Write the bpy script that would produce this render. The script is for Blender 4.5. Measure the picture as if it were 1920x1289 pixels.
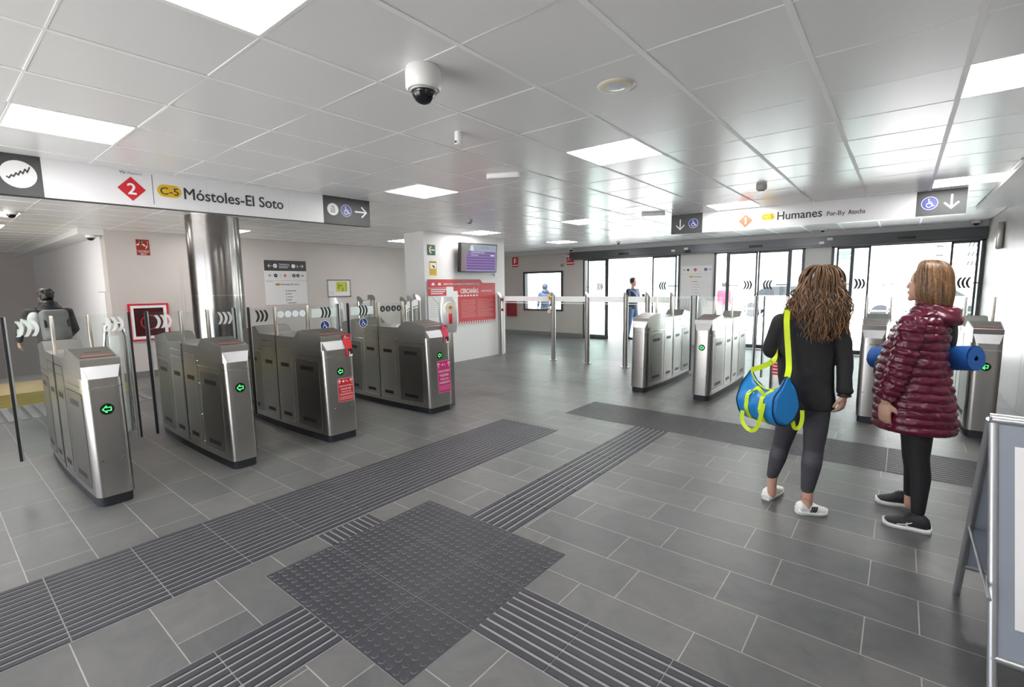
import bpy, bmesh, math, random
import numpy as np
from mathutils import Vector, Matrix, Euler, noise
random.seed(7)
for o in list(bpy.data.objects): bpy.data.objects.remove(o)
SCN = bpy.context.scene
COL = SCN.collection
V3 = Vector
PI = math.pi

# ------------------------------------------------------------ camera
F_PX, YAW, PIT, ROL = 902.18, -0.6800097, 0.11915, -0.01358
CAM_H = 1.5842
_cy, _sy, _cp, _sp = math.cos(YAW), math.sin(YAW), math.cos(PIT), math.sin(PIT)
FW = V3((_sy*_cp, _cy*_cp, -_sp)); _r0 = V3((_cy, -_sy, 0)); _u0 = _r0.cross(FW)
RT = _r0*math.cos(ROL) + _u0*math.sin(ROL); UP = -_r0*math.sin(ROL) + _u0*math.cos(ROL)
CAM = V3((0, 0, CAM_H))
cd = bpy.data.cameras.new('camera'); cam = bpy.data.objects.new('camera', cd); COL.objects.link(cam)
cd.sensor_width = 36; cd.lens = F_PX/1920*36; cd.clip_start = 0.05; cd.clip_end = 400
cam.matrix_world = Matrix(((RT.x, UP.x, -FW.x, 0), (RT.y, UP.y, -FW.y, 0), (RT.z, UP.z, -FW.z, CAM_H), (0, 0, 0, 1)))
SCN.camera = cam

def ray(x, y): return FW + RT*((x-960)/F_PX) - UP*((y-644.5)/F_PX)
def at(x, y, d): return CAM + ray(x, y)*d          # photo measurement (pixel, depth in metres) -> place in the room

# ------------------------------------------------------------ world, sun, exposure
w = bpy.data.worlds.new('world'); SCN.world = w; w.use_nodes = True
nt = w.node_tree; nt.nodes.clear()
bg = nt.nodes.new('ShaderNodeBackground'); wo = nt.nodes.new('ShaderNodeOutputWorld')
bg.inputs[0].default_value = (0.86, 0.92, 1.0, 1); bg.inputs[1].default_value = 3.8
nt.links.new(bg.outputs[0], wo.inputs[0])
sl = bpy.data.lights.new('sun', 'SUN'); sl.energy = 26; sl.angle = 0.03; sl.color = (1, .97, .92)
so = bpy.data.objects.new('sun', sl); COL.objects.link(so); so.rotation_euler = (math.radians(40), 0, math.radians(12)); so.location = (0, -10, 20)
SCN.view_settings.view_transform = 'Standard'; SCN.view_settings.look = 'None'
SCN.view_settings.gamma = 1; SCN.view_settings.use_curve_mapping = False
SCN.view_settings.exposure = 0.0
SCN.cycles.transparent_max_bounces = 32
LAMP_STRENGTH = 25.0

# ------------------------------------------------------------ materials
MATS = {}
def mat(name, col=(.5, .5, .5), rough=.5, metal=0, spec=.5, emit=None, es=0, noise_amt=0, noise_scale=20, bump=0, bump_scale=60,
        coat=0, aniso=None, trans=0, stretch=None):
    if name in MATS: return MATS[name]
    m = bpy.data.materials.new(name); m.use_nodes = True; MATS[name] = m
    nt = m.node_tree; b = nt.nodes['Principled BSDF']
    b.inputs['Base Color'].default_value = (*col, 1); b.inputs['Roughness'].default_value = rough
    b.inputs['Metallic'].default_value = metal; b.inputs['Specular IOR Level'].default_value = spec
    b.inputs['Coat Weight'].default_value = coat
    if emit: b.inputs['Emission Color'].default_value = (*emit, 1); b.inputs['Emission Strength'].default_value = es
    if noise_amt or bump:
        tc = nt.nodes.new('ShaderNodeTexCoord'); src = tc.outputs['Object']
        if stretch:
            mp = nt.nodes.new('ShaderNodeMapping'); mp.inputs['Scale'].default_value = stretch
            nt.links.new(src, mp.inputs[0]); src = mp.outputs[0]
    if noise_amt:
        n = nt.nodes.new('ShaderNodeTexNoise'); n.inputs['Scale'].default_value = noise_scale; n.inputs['Detail'].default_value = 4
        nt.links.new(src, n.inputs['Vector'])
        r = nt.nodes.new('ShaderNodeValToRGB')
        a, z = 1-noise_amt, 1+noise_amt
        r.color_ramp.elements[0].color = (*[min(1, c*a) for c in col], 1); r.color_ramp.elements[1].color = (*[min(1, c*z) for c in col], 1)
        r.color_ramp.elements[0].position = .3; r.color_ramp.elements[1].position = .7
        nt.links.new(n.outputs[0], r.inputs[0]); nt.links.new(r.outputs[0], b.inputs['Base Color'])
    if bump:
        n2 = nt.nodes.new('ShaderNodeTexNoise'); n2.inputs['Scale'].default_value = bump_scale; n2.inputs['Detail'].default_value = 3
        nt.links.new(src, n2.inputs['Vector'])
        bp = nt.nodes.new('ShaderNodeBump'); bp.inputs['Strength'].default_value = bump; bp.inputs['Distance'].default_value = .01
        nt.links.new(n2.outputs[0], bp.inputs['Height']); nt.links.new(bp.outputs[0], b.inputs['Normal'])
    return m
def glass(name, tint=(.962, .985, .975), refl=1.0):
    if name in MATS: return MATS[name]
    m = bpy.data.materials.new(name); m.use_nodes = True; MATS[name] = m
    nt = m.node_tree; nt.nodes.clear()
    o = nt.nodes.new('ShaderNodeOutputMaterial'); mx = nt.nodes.new('ShaderNodeMixShader'); t = nt.nodes.new('ShaderNodeBsdfTransparent')
    g = nt.nodes.new('ShaderNodeBsdfGlossy'); f = nt.nodes.new('ShaderNodeFresnel')
    t.inputs[0].default_value = (*tint, 1); g.inputs['Roughness'].default_value = 0.0; f.inputs[0].default_value = 1.45
    ge = nt.nodes.new('ShaderNodeNewGeometry'); ir = nt.nodes.new('ShaderNodeMapRange')   # same reflectance on both faces of a pane
    ir.inputs[3].default_value = 1.45; ir.inputs[4].default_value = 1/1.45
    nt.links.new(ge.outputs['Backfacing'], ir.inputs[0]); nt.links.new(ir.outputs[0], f.inputs[0])
    mu = nt.nodes.new('ShaderNodeMath'); mu.operation = 'MULTIPLY'; mu.inputs[1].default_value = refl
    nt.links.new(f.outputs[0], mu.inputs[0]); nt.links.new(mu.outputs[0], mx.inputs[0])
    nt.links.new(t.outputs[0], mx.inputs[1]); nt.links.new(g.outputs[0], mx.inputs[2]); nt.links.new(mx.outputs[0], o.inputs[0])
    return m
def slate(name, ox, oy):
    m = bpy.data.materials.new(name); m.use_nodes = True; nt = m.node_tree; b = nt.nodes['Principled BSDF']
    tc = nt.nodes.new('ShaderNodeTexCoord'); va = nt.nodes.new('ShaderNodeVectorMath'); va.operation = 'ADD'
    va.inputs[1].default_value = (ox, oy, 0); nt.links.new(tc.outputs['Object'], va.inputs[0])
    br = nt.nodes.new('ShaderNodeTexBrick'); br.offset = .667; br.offset_frequency = 2; br.squash = 1
    br.inputs['Color1'].default_value = (.094, .096, .100, 1); br.inputs['Color2'].default_value = (.134, .133, .132, 1)
    br.inputs['Mortar'].default_value = (.33, .315, .295, 1)
    br.inputs['Scale'].default_value = 1; br.inputs['Mortar Size'].default_value = .0032; br.inputs['Mortar Smooth'].default_value = .3
    br.inputs['Bias'].default_value = 0; br.inputs['Brick Width'].default_value = .6; br.inputs['Row Height'].default_value = .3
    nt.links.new(va.outputs[0], br.inputs[0])
    n = nt.nodes.new('ShaderNodeTexNoise'); n.inputs['Scale'].default_value = 3.5; n.inputs['Detail'].default_value = 8; n.inputs['Roughness'].default_value = .65
    n.inputs['Distortion'].default_value = 1.2
    nt.links.new(tc.outputs['Object'], n.inputs[0])
    r = nt.nodes.new('ShaderNodeValToRGB'); r.color_ramp.elements[0].position = .3; r.color_ramp.elements[1].position = .72
    r.color_ramp.elements[0].color = (.72, .74, .76, 1); r.color_ramp.elements[1].color = (1.15, 1.12, 1.08, 1)
    nt.links.new(n.outputs[0], r.inputs[0])
    mx = nt.nodes.new('ShaderNodeMix'); mx.data_type = 'RGBA'; mx.blend_type = 'MULTIPLY'; mx.inputs[0].default_value = 1
    nt.links.new(br.outputs[0], mx.inputs[6]); nt.links.new(r.outputs[0], mx.inputs[7]); nt.links.new(mx.outputs[2], b.inputs['Base Color'])
    rr = nt.nodes.new('ShaderNodeMapRange'); rr.inputs[3].default_value = .30; rr.inputs[4].default_value = .46
    nt.links.new(n.outputs[0], rr.inputs[0]); nt.links.new(rr.outputs[0], b.inputs['Roughness'])
    n2 = nt.nodes.new('ShaderNodeTexNoise'); n2.inputs['Scale'].default_value = 9; n2.inputs['Detail'].default_value = 10; n2.inputs['Roughness'].default_value = .7
    nt.links.new(tc.outputs['Object'], n2.inputs[0])
    ad = nt.nodes.new('ShaderNodeMath'); ad.operation = 'SUBTRACT'
    nt.links.new(n2.outputs[0], ad.inputs[0]); nt.links.new(br.outputs['Fac'], ad.inputs[1])
    bp = nt.nodes.new('ShaderNodeBump'); bp.inputs['Strength'].default_value = .35; bp.inputs['Distance'].default_value = .006
    nt.links.new(ad.outputs[0], bp.inputs['Height']); nt.links.new(bp.outputs[0], b.inputs['Normal'])
    return m
def brushed(name, col, rough=.28, axis='z', amt=.015):
    """brushed stainless steel, the grain runs along one axis"""
    if name in MATS: return MATS[name]
    return mat(name, col, rough, 1.0, noise_amt=.06, noise_scale=2.2, stretch={'z': (1, 1, .12), 'x': (.12, 1, 1), 'h': (.2, .2, 1)}[axis])

STEEL = brushed('brushed_steel', (.47, .455, .435), .29)
STEELD = brushed('brushed_steel_dark', (.30, .285, .27), .31)
STEELW = brushed('brushed_steel_warm', (.62, .59, .55), .30, 'h')
CHROME = mat('polished_steel', (.72, .72, .73), .12, 1)
COLSTEEL = mat('column_steel', (.30, .285, .275), .19, 1, noise_amt=.12, noise_scale=3, bump=.04, bump_scale=4)
ALU = mat('aluminium', (.52, .53, .55), .4, .9)
BLACK = mat('black_plastic', (.012, .012, .014), .4)
BLACKR = mat('black_rubber', (.016, .018, .024), .55)
DGREY = mat('dark_grey_print', (.055, .057, .06), .45)
WHITE = mat('white_print', (.86, .86, .87), .4)
WPLASTIC = mat('white_plastic', (.82, .82, .82), .35)
CREAM = mat('cream_plastic', (.75, .71, .58), .4)
YELL = mat('yellow_print', (.72, .46, .012), .4)
YELP = mat('yellow_plastic', (.86, .50, .03), .4)
RED = mat('red_print', (.62, .012, .025), .4)
REDP = mat('red_poster', (.56, .055, .065), .45)
REDD = mat('dark_red_print', (.33, .012, .015), .35)
PINK = mat('magenta_print', (.62, .03, .20), .4)
ORANGE = mat('orange_print', (.52, .05, .008), .4)
BLUE = mat('blue_print', (.03, .045, .30), .35)
NAVY = mat('navy_print', (.012, .04, .20), .35)
TEXTD = mat('charcoal_lettering', (.045, .047, .05), .5)
GREYP = mat('grey_print', (.42, .42, .43), .5)
GREEN = mat('dark_green_print', (.012, .09, .055), .4)
PALEY = mat('pale_yellow_print', (.72, .74, .48), .5)
LIME = mat('lime_print', (.52, .56, .04), .5)
GLEAM = mat('green_led', (.02, .5, .1), .4, emit=(.10, 1.0, .22), es=1.7)
GLS = glass('clear_glass'); GLSD = glass('door_glass', (.90, .95, .93), 1.0); GLSF = mat('frosted_band', (.86, .88, .88), .5)
WALL = mat('wall_paint', (.58, .53, .505), .42, noise_amt=.02, noise_scale=2)
WALLP = mat('wall_panel', (.60, .59, .585), .35, noise_amt=.02, noise_scale=2)
WALLG = mat('glossy_wall_panel', (.38, .365, .345), .34, .1, noise_amt=.04, noise_scale=4, stretch=(1, 1, .15))
SOFF = mat('soffit_paint', (.78, .78, .78), .5)
BASEB = mat('baseboard_stone', (.19, .185, .18), .4)
CEIL = mat('ceiling_panel', (.88, .88, .885), .25, 0, .32)
TBAR = mat('ceiling_bar', (.95, .95, .95), .5)
FRAME = mat('dark_frame', (.055, .058, .066), .38, .3)
LAMP = mat('lamp_diffuser', (1, 1, 1), .5, emit=(1, .985, .96), es=LAMP_STRENGTH)
TACT = mat('tactile_dark', (.034, .033, .041), .46, spec=.35, noise_amt=.14, noise_scale=14, bump=.15, bump_scale=120)
GROOVE = mat('tactile_groove', (.25, .25, .265), .5)
RIDGE = mat('tactile_rim_highlight', (.22, .225, .25), .42)  # highlight rings on the blisters, painted as a lighter rim colour
YFLOOR = mat('yellow_floor', (.62, .52, .16), .5, noise_amt=.08, noise_scale=5)
TANF = mat('tan_floor', (.40, .31, .17), .5, noise_amt=.1, noise_scale=5)
SLATE_R = slate('slate_tiles', .64, -2.687); SLATE_L = slate('slate_tiles_left', .40, -.24)

# ------------------------------------------------------------ mesh helpers
class MB:
    def __init__(s): s.v = []; s.f = []; s.m = []; s.sm = []
    def add(s, vs, fs, mi=0, smooth=False, M=None):
        k = len(s.v)
        s.v += [tuple(M @ V3(p)) for p in vs] if M is not None else [tuple(p) for p in vs]
        for f in fs: s.f.append([i+k for i in f]); s.m.append(mi); s.sm.append(smooth)
        return s
    def box(s, x0, x1, y0, y1, z0, z1, mi=0, M=None, bev=0):
        if bev <= 0:
            vs = [(x0,y0,z0),(x1,y0,z0),(x1,y1,z0),(x0,y1,z0),(x0,y0,z1),(x1,y0,z1),(x1,y1,z1),(x0,y1,z1)]
            return s.add(vs, [(3,2,1,0),(4,5,6,7),(0,1,5,4),(1,2,6,5),(2,3,7,6),(3,0,4,7)], mi, False, M)
        bm = bmesh.new(); bmesh.ops.create_cube(bm, size=1)
        for v in bm.verts: v.co = V3(((x0+x1)/2+v.co.x*(x1-x0), (y0+y1)/2+v.co.y*(y1-y0), (z0+z1)/2+v.co.z*(z1-z0)))
        bmesh.ops.bevel(bm, geom=bm.edges[:], offset=bev, segments=2, affect='EDGES', profile=.5)
        return s.bm(bm, mi, True, M)
    def bm(s, bm, mi=0, smooth=False, M=None):
        bm.verts.index_update()
        s.add([v.co[:] for v in bm.verts], [[v.index for v in f.verts] for f in bm.faces], mi, smooth, M); bm.free(); return s
    def loft(s, rings, mi=0, smooth=True, cap=True, M=None, closed=True):
        n = len(rings[0]); vs = [p for r in rings for p in r]; fs = []
        for i in range(len(rings)-1):
            for j in range(n if closed else n-1):
                a, b = i*n+j, i*n+(j+1) % n
                fs.append((a, b, b+n, a+n))
        s.add(vs, fs, mi, smooth, M)
        if cap:
            s.add(rings[0], [list(range(n))[::-1]], mi, False, M); s.add(rings[-1], [list(range(n))], mi, False, M)
        return s
    def cyl(s, a, b, r0, r1=None, n=20, mi=0, M=None, smooth=True, cap=True):
        a, b = V3(a), V3(b); r1 = r0 if r1 is None else r1
        d = (b-a).normalized(); u = d.orthogonal().normalized(); v = d.cross(u)
        R = lambda c, r: [c+(u*math.cos(t*2*PI/n)+v*math.sin(t*2*PI/n))*r for t in range(n)]
        return s.loft([R(a, r0), R(b, r1)], mi, smooth, cap, M)
    def lathe(s, prof, n=24, mi=0, M=None, c=(0, 0, 0)):
        rings = [[(c[0]+r*math.cos(t*2*PI/n), c[1]+r*math.sin(t*2*PI/n), c[2]+z) for t in range(n)] for r, z in prof]
        return s.loft(rings, mi, True, True, M)
    def tube(s, pts, r, n=10, mi=0, M=None, flat=None):
        """round (or flat=(w,t) strap) tube through points"""
        pts = [V3(p) for p in pts]; rings = []; u = None
        for i, p in enumerate(pts):
            d = (pts[min(i+1, len(pts)-1)]-pts[max(i-1, 0)]).normalized()
            if u is None: u = d.orthogonal().normalized()
            u = (u-d*u.dot(d)).normalized(); v = d.cross(u)
            rr = r[i] if isinstance(r, (list, tuple)) else r
            rings.append([p+(u*math.cos(t*2*PI/n)+v*math.sin(t*2*PI/n))*rr for t in range(n)])
        return s.loft(rings, mi, True, True, M)
    def strap(s, pts, nrm, wd, th=.003, mi=0):
        """flat band along points; nrm = surface normal per point"""
        pts = [V3(p) for p in pts]; rings = []
        if len(pts) < 16:      # round the bends
            q, qn = [], []; nl = [V3(x).normalized() for x in nrm] if isinstance(nrm, list) else [V3(nrm)]*len(pts)
            for i in range(len(pts)-1):
                p0, p1, p2, p3 = pts[max(i-1, 0)], pts[i], pts[i+1], pts[min(i+2, len(pts)-1)]
                for k in range(5):
                    t = k/5; q.append(.5*((2*p1)+(p2-p0)*t+(2*p0-5*p1+4*p2-p3)*t*t+(3*p1-p0-3*p2+p3)*t**3)); qn.append(nl[i]*(1-t)+nl[i+1]*t)
            pts = q+[pts[-1]]; nrm = qn+[nl[-1]]
        for i, p in enumerate(pts):
            d = (pts[min(i+1, len(pts)-1)]-pts[max(i-1, 0)]).normalized()
            n = V3(nrm[i] if isinstance(nrm, list) else nrm).normalized(); n = (n-d*n.dot(d)).normalized(); t = d.cross(n)
            rings.append([p+t*wd/2+n*th/2, p-t*wd/2+n*th/2, p-t*wd/2-n*th/2, p+t*wd/2-n*th/2])
        return s.loft(rings, mi, False, True)
    def prism(s, poly, z0, z1, mi=0, M=None, smooth=False):
        n = len(poly)
        vs = [(x, y, z0) for x, y in poly]+[(x, y, z1) for x, y in poly]
        fs = [(i, (i+1) % n, (i+1) % n+n, i+n) for i in range(n)]
        s.add(vs, fs, mi, smooth, M); s.add(vs, [list(range(n))[::-1], list(range(n, 2*n))], mi, False, M); return s
    def sphere(s, c, r, mi=0, nu=20, nv=12, sc=(1, 1, 1), M=None):
        rings = []
        for i in range(1, nv):
            t = PI*i/nv
            rings.append([(c[0]+r*sc[0]*math.sin(t)*math.cos(a*2*PI/nu), c[1]+r*sc[1]*math.sin(t)*math.sin(a*2*PI/nu), c[2]-r*sc[2]*math.cos(t)) for a in range(nu)])
        return s.loft(rings, mi, True, True, M)
def build(name, mb, mats, parent=None, world=False, M=None):
    me = bpy.data.meshes.new(name)
    vs = mb.v
    if world and parent is not None:
        Mw = Matrix(); q = parent
        while q is not None: Mw = q.matrix_basis @ Mw; q = q.parent
        Mi = Mw.inverted(); vs = [tuple(Mi @ V3(p)) for p in vs]
    me.from_pydata(vs, [], mb.f)
    if not isinstance(mats, (list, tuple)): mats = [mats]
    for m in mats: me.materials.append(m)
    me.polygons.foreach_set('material_index', [min(i, len(mats)-1) for i in mb.m])
    me.polygons.foreach_set('use_smooth', mb.sm); me.update()
    o = bpy.data.objects.new(name, me); COL.objects.link(o)
    if parent is not None: o.parent = parent
    return o
def thing(name, label, cat, loc=(0, 0, 0), rz=0, group=None):
    o = bpy.data.objects.new(name, None); COL.objects.link(o); o.empty_display_size = .1
    o.location = loc; o.rotation_euler = (0, 0, rz); o['label'] = label; o['category'] = cat
    o.matrix_basis = Matrix.Translation(loc) @ Matrix.Rotation(rz, 4, 'Z')
    if group: o['group'] = group
    return o
def tag(o, label, cat, group=None):
    o['label'] = label; o['category'] = cat
    if group: o['group'] = group
    return o
def struct(name, mb, mats):
    o = build(name, mb, mats); o['kind'] = 'structure'; return o
def sub(name, mb, mats, parent, label=None, world=False):
    """sub-part: child of a part that sits at the part's own origin"""
    o = build(name, mb, mats, parent, world)
    if label: o['label'] = label
    return o

_tc = {}
def text_geo(s, bold=0.0):
    k = (s, bold)
    if k in _tc: return _tc[k]
    if bold:
        v0, f0 = text_geo(s); vs, fs = [], []
        for k_, (dx, dy) in enumerate(((-bold*.5, 0), (bold*.5, 0), (0, -bold*.35), (0, bold*.35))):
            n_ = len(vs); vs += [(x+dx, y+dy, .0003*k_) for x, y in v0]; fs += [[i+n_ for i in f] for f in f0]
        _tc[k] = (vs, fs); return _tc[k]
    cu = bpy.data.curves.new('t', 'FONT'); cu.body = s; cu.size = 1; cu.resolution_u = 3
    ob = bpy.data.objects.new('t', cu); me = bpy.data.meshes.new_from_object(ob)
    vs = [(v.co.x, v.co.y) for v in me.vertices]; fs = [list(p.vertices) for p in me.polygons]
    bpy.data.objects.remove(ob); bpy.data.meshes.remove(me); bpy.data.curves.remove(cu)
    _tc[k] = (vs, fs); return _tc[k]
class Pl:
    """printing on a plane: o origin, u right, v up, n outwards"""
    def __init__(s, o, u, v):
        s.o, s.u, s.v = V3(o), V3(u).normalized(), V3(v).normalized(); s.n = s.u.cross(s.v)
    def P(s, x, y, h=0): return s.o+s.u*x+s.v*y+s.n*h
    def poly(s, mb, pts, h, mi=0): mb.add([s.P(x, y, h) for x, y in pts], [list(range(len(pts)))], mi)
    def rect(s, mb, x0, y0, x1, y1, h, mi=0): s.poly(mb, [(x0, y0), (x1, y0), (x1, y1), (x0, y1)], h, mi)
    def disc(s, mb, x, y, r, h, mi=0, n=28, sx=1): s.poly(mb, [(x+sx*r*math.cos(t*2*PI/n), y+r*math.sin(t*2*PI/n)) for t in range(n)], h, mi)
    def ring(s, mb, x, y, r, wd, h, mi=0, a0=0, a1=360, n=24):
        vs = []; fs = []
        for i in range(n+1):
            a = math.radians(a0+(a1-a0)*i/n); vs += [s.P(x+r*math.cos(a), y+r*math.sin(a), h), s.P(x+(r-wd)*math.cos(a), y+(r-wd)*math.sin(a), h)]
            if i: k = 2*i; fs.append((k-2, k, k+1, k-1))
        mb.add(vs, fs, mi)
    def line(s, mb, pts, wd, h, mi=0):
        for (xa, ya), (xb, yb) in zip(pts[:-1], pts[1:]):
            L = math.hypot(xb-xa, yb-ya) or 1; dx, dy = (xb-xa)/L, (yb-ya)/L; px, py = -dy*wd/2, dx*wd/2; ex, ey = dx*wd/2, dy*wd/2
            s.poly(mb, [(xa-ex-px, ya-ey-py), (xb+ex-px, yb+ey-py), (xb+ex+px, yb+ey+py), (xa-ex+px, ya-ey+py)], h, mi)
    def rrect(s, mb, x0, y0, x1, y1, r, h, mi=0):
        pts = []
        for cx, cy, a in ((x1-r, y0+r, -90), (x1-r, y1-r, 0), (x0+r, y1-r, 90), (x0+r, y0+r, 180)):
            pts += [(cx+r*math.cos(math.radians(a+t)), cy+r*math.sin(math.radians(a+t))) for t in range(0, 91, 15)]
        s.poly(mb, pts, h, mi)
    def text(s, mb, st, x, y, size, h, mi=0, w=None, al='l', bold=0.0):
        vs, fs = text_geo(st, bold)
        if not vs: return
        x0 = min(p[0] for p in vs); x1 = max(p[0] for p in vs); kx = size if w is None else w/(x1-x0)
        W = (x1-x0)*kx; ox = x if al == 'l' else (x-W/2 if al == 'c' else x-W)
        mb.add([s.P(ox+(p[0]-x0)*kx, y+p[1]*size, h+(p[2] if len(p) > 2 else 0)) for p in vs], fs, mi)
    def arrow(s, mb, x, y, L, ang, h, mi=0, wd=None):
        wd = wd or L*.13; c, si = math.cos(math.radians(ang)), math.sin(math.radians(ang)); q = lambda a, b: (x+a*c-b*si, y+a*si+b*c)
        s.line(mb, [q(-L/2, 0), q(L/2-wd*.6, 0)], wd, h, mi); s.line(mb, [q(L*.08, L*.38), q(L/2-wd*.3, 0), q(L*.08, -L*.38)], wd, h+.00005, mi)
    def wheelchair(s, mb, x, y, r, h, mi=0):
        """white seated wheelchair figure inside a circle of radius r"""
        s.disc(mb, x-.12*r, y+.62*r, .11*r, h, mi, 12)
        s.line(mb, [(x-.12*r, y+.42*r), (x-.06*r, y-.05*r), (x+.30*r, y-.05*r), (x+.46*r, y-.48*r), (x+.62*r, y-.42*r)], .12*r, h, mi)
        s.line(mb, [(x-.10*r, y+.2*r), (x+.22*r, y+.18*r)], .09*r, h, mi)
        s.ring(mb, x-.06*r, y-.30*r, .40*r, .10*r, h, mi, 110, 380)
    def lift(s, mb, x, y, r, h, mi=0):
        s.line(mb, [(x-.32*r, y-.5*r), (x+.32*r, y-.5*r), (x+.32*r, y+.12*r), (x-.32*r, y+.12*r), (x-.32*r, y-.5*r)], .07*r, h, mi)
        for k in (-.17, 0, .17): s.line(mb, [(x+k*r, y-.36*r), (x+k*r, y-.08*r)], .07*r, h, mi)
        s.arrow(mb, x-.14*r, y+.42*r, .3*r, 90, h, mi, .06*r); s.arrow(mb, x+.14*r, y+.42*r, .3*r, -90, h, mi, .06*r)
    def zigzag(s, mb, x, y, r, h, mi=0):
        pts = [(x-.6*r, y-.28*r)]
        for k in range(5):
            pts += [(x-.6*r+.24*r*k+.10*r, y-.36*r+.13*r*k), (x-.6*r+.24*r*(k+1), y-.28*r+.16*r*(k+1)-.02*r)]
        s.line(mb, pts, .09*r, h, mi)
    def chevrons(s, mb, x, y, hh, h, mi=0, d=1, n=3, step=.05, wd=.028):
        """curved )))-marks on glass doors, d=+1 points right"""
        for k in range(n):
            cx = x+(k-(n-1)/2)*step
            pl = [(cx-d*hh*.20+d*hh*.40*math.cos(math.radians(t*60)), y+hh/2*t) for t in (-1, -.66, -.33, 0, .33, .66, 1)]
            for (xa, ya), (xb, yb) in zip(pl[:-1], pl[1:]):
                s.poly(mb, [(xa-wd/2, ya), (xa+wd/2, ya), (xb+wd/2, yb), (xb-wd/2, yb)], h, mi)

# ------------------------------------------------------------ room shell
CE = 2.66; CX0, CY0, CS = -1.6164, 2.2526, .6
XB, XF, XW, YF, YN, XP = -10.9, -18.85, 1.16, 12.6, -3.15, -7.25
LIGHT_CELLS = [(-1, -3), (-5, -3), (-1, 2), (-5, 2), (3, 2), (-1, 8), (-5, 8), (3, 8), (-9, 8), (-9, 13), (-5, 13), (-1, 13), (-13, 8), (-14, 2), (-14, -3), (-17, -3), (-9, 2), (3, -3), (-9, -3)]
LIGHT_CELLS = [c for c in LIGHT_CELLS if c not in ((-9, 2), (-9, -3))]
def cellx(a): return CX0+a*CS
def celly(b): return CY0+b*CS

mb = MB()          # floor with the stair opening left out
def fq(m, x0, x1, y0, y1, mi, z=0): m.add([(x0, y0, z), (x1, y0, z), (x1, y1, z), (x0, y1, z)], [(0, 1, 2, 3)], mi)
fq(mb, -2.835, XW+.1, YN, YF, 0); fq(mb, -13.0, -2.835, YN, YF, 1); fq(mb, -13.0, XW+.1, YF, YF+1.0, 0)
mb.box(-13.0, XW+.1, YN, YF, -.3, -.02, 1)
struct('floor', mb, [SLATE_R, SLATE_L])
mb = MB()
fq(mb, -13.0, -12.14, YN, 2.2, 0, .003); fq(mb, -12.14, -10.7, YN, 2.2, 1, .003); fq(mb, -10.7, -9.5, YN, 2.2, 2, .004)
for i in range(48): mb.box(-9.5, -8.45, YN+.11*i, YN+.11*i+.07, 0, .006, 3)
for i in range(14): mb.box(-10.7+.085*i, -10.64+.085*i, YN, 2.2, 0, .004, 2)
struct('platform_edge_paving', mb, [BASEB, TANF, YFLOOR, mat('grey_tactile', (.17, .17, .18), .5)])
mb = MB()          # descending staircase beyond the floor edge
for i in range(18): mb.box(-13.0-.3*(i+1), -13.0-.3*i, YN, 2.2, -4, -.17*(i+1), 0)
struct('staircase', mb, [mat('stair_stone', (.25, .24, .23), .5)])

# ceiling: metal panels with bars between, lamp cells left open
mb = MB()
A0, A1 = -29, 3; B0, B1 = -9, 17
for a in range(A0, A1+1):
    for b in range(B0, B1+1):
        x0, x1, y0, y1 = cellx(a), cellx(a+1), celly(b), celly(b+1)
        if a == 3: x1 = .775 if y0 < 10 else XW
        if b == B1: y1 = YF
        if (a, b) in LIGHT_CELLS: continue
        if y0 > 2.1 and x1 < XB-.05: continue
        if a != 3 or (a, b) != (3, 8): pass
        gx, gy = .012, .004
        dz = random.uniform(-.0006, .0006); tx, ty = random.uniform(-.0012, .0012), random.uniform(-.0012, .0012)
        vs = [(x0+gx, y0+gy, CE+dz-tx-ty), (x0+gx, y1-gy, CE+dz-tx+ty), (x1-gx, y1-gy, CE+dz+tx+ty), (x1-gx, y0+gy, CE+dz+tx-ty)]
        mb.add(vs, [(0, 1, 2, 3)], 0)
        mb.add([(x, y, CE+.012) for x, y, z in vs]+vs, [(0, 4, 5, 1)[::-1], (1, 5, 6, 2)[::-1], (2, 6, 7, 3)[::-1], (3, 7, 4, 0)[::-1]], 0)
for a in range(A0, A1+1): mb.box(cellx(a)-.014, cellx(a)+.014, YN, (2.2 if cellx(a) < XB else YF), CE-.0015, CE+.02, 1)
for b in range(B0, B1+1): mb.box(XF if celly(b) < 2.2 else XB, XW, celly(b)-.005, celly(b)+.005, CE-.0010, CE+.02, 1)
mb.box(XF-.2, XW+.2, YN-.2, YF+.2, CE+.13, CE+.2, 1)
struct('ceiling', mb, [CEIL, TBAR])

def wall(name, x0, x1, y0, y1, z0, z1, m=WALL):
    b = MB(); b.box(x0, x1, y0, y1, z0, z1, 0); return struct(name, b, m)
wall('wall_back', XB-.3, XB, 2.2, YF+.2, 0, CE+.13)
wall('wall_stair_side', XF, XB-.3, 2.2, 2.5, -4, CE+.13, mat('bright_wall', (.84, .83, .85), .45))
wall('wall_stair_end', XF-.2, XF, YN, 2.5, -4, CE+.13)
b = MB()
for q_ in ((XF, -10.5, -4, CE+.13), (-10.5, XW+.3, 2.45, CE+.13), (-10.5, XW+.3, -.3, 0), (.8, XW+.3, 0, 2.45), (-5.0, -4.8, 0, 2.45), (-1.6, .8, 0, 2.45)): b.box(q_[0], q_[1], YN-.2, YN, q_[2], q_[3], 0)
struct('wall_near', b, WALL)  # unseen wall; open and solid spans shaped to steer the daylight inside
b = MB(); fq(b, -30, 20, -30, YN-.01, 0, -.01); struct('bounce_ground', b, mat('bounce_paving', (.75, .74, .72), .7))  # unseen pale ground, added to bounce sunlight up to the ceiling
b = MB()
for k in range(9):
    y = -3.15+k*1.9
    b.box(XW, XW+.15, y+.004, y+1.896, 0, CE+.13, 0)
b.box(XW+.02, XW+.15, YN, YF, 0, CE+.13, 1)
struct('wall_right', b, [WALLG, BASEB])
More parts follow.
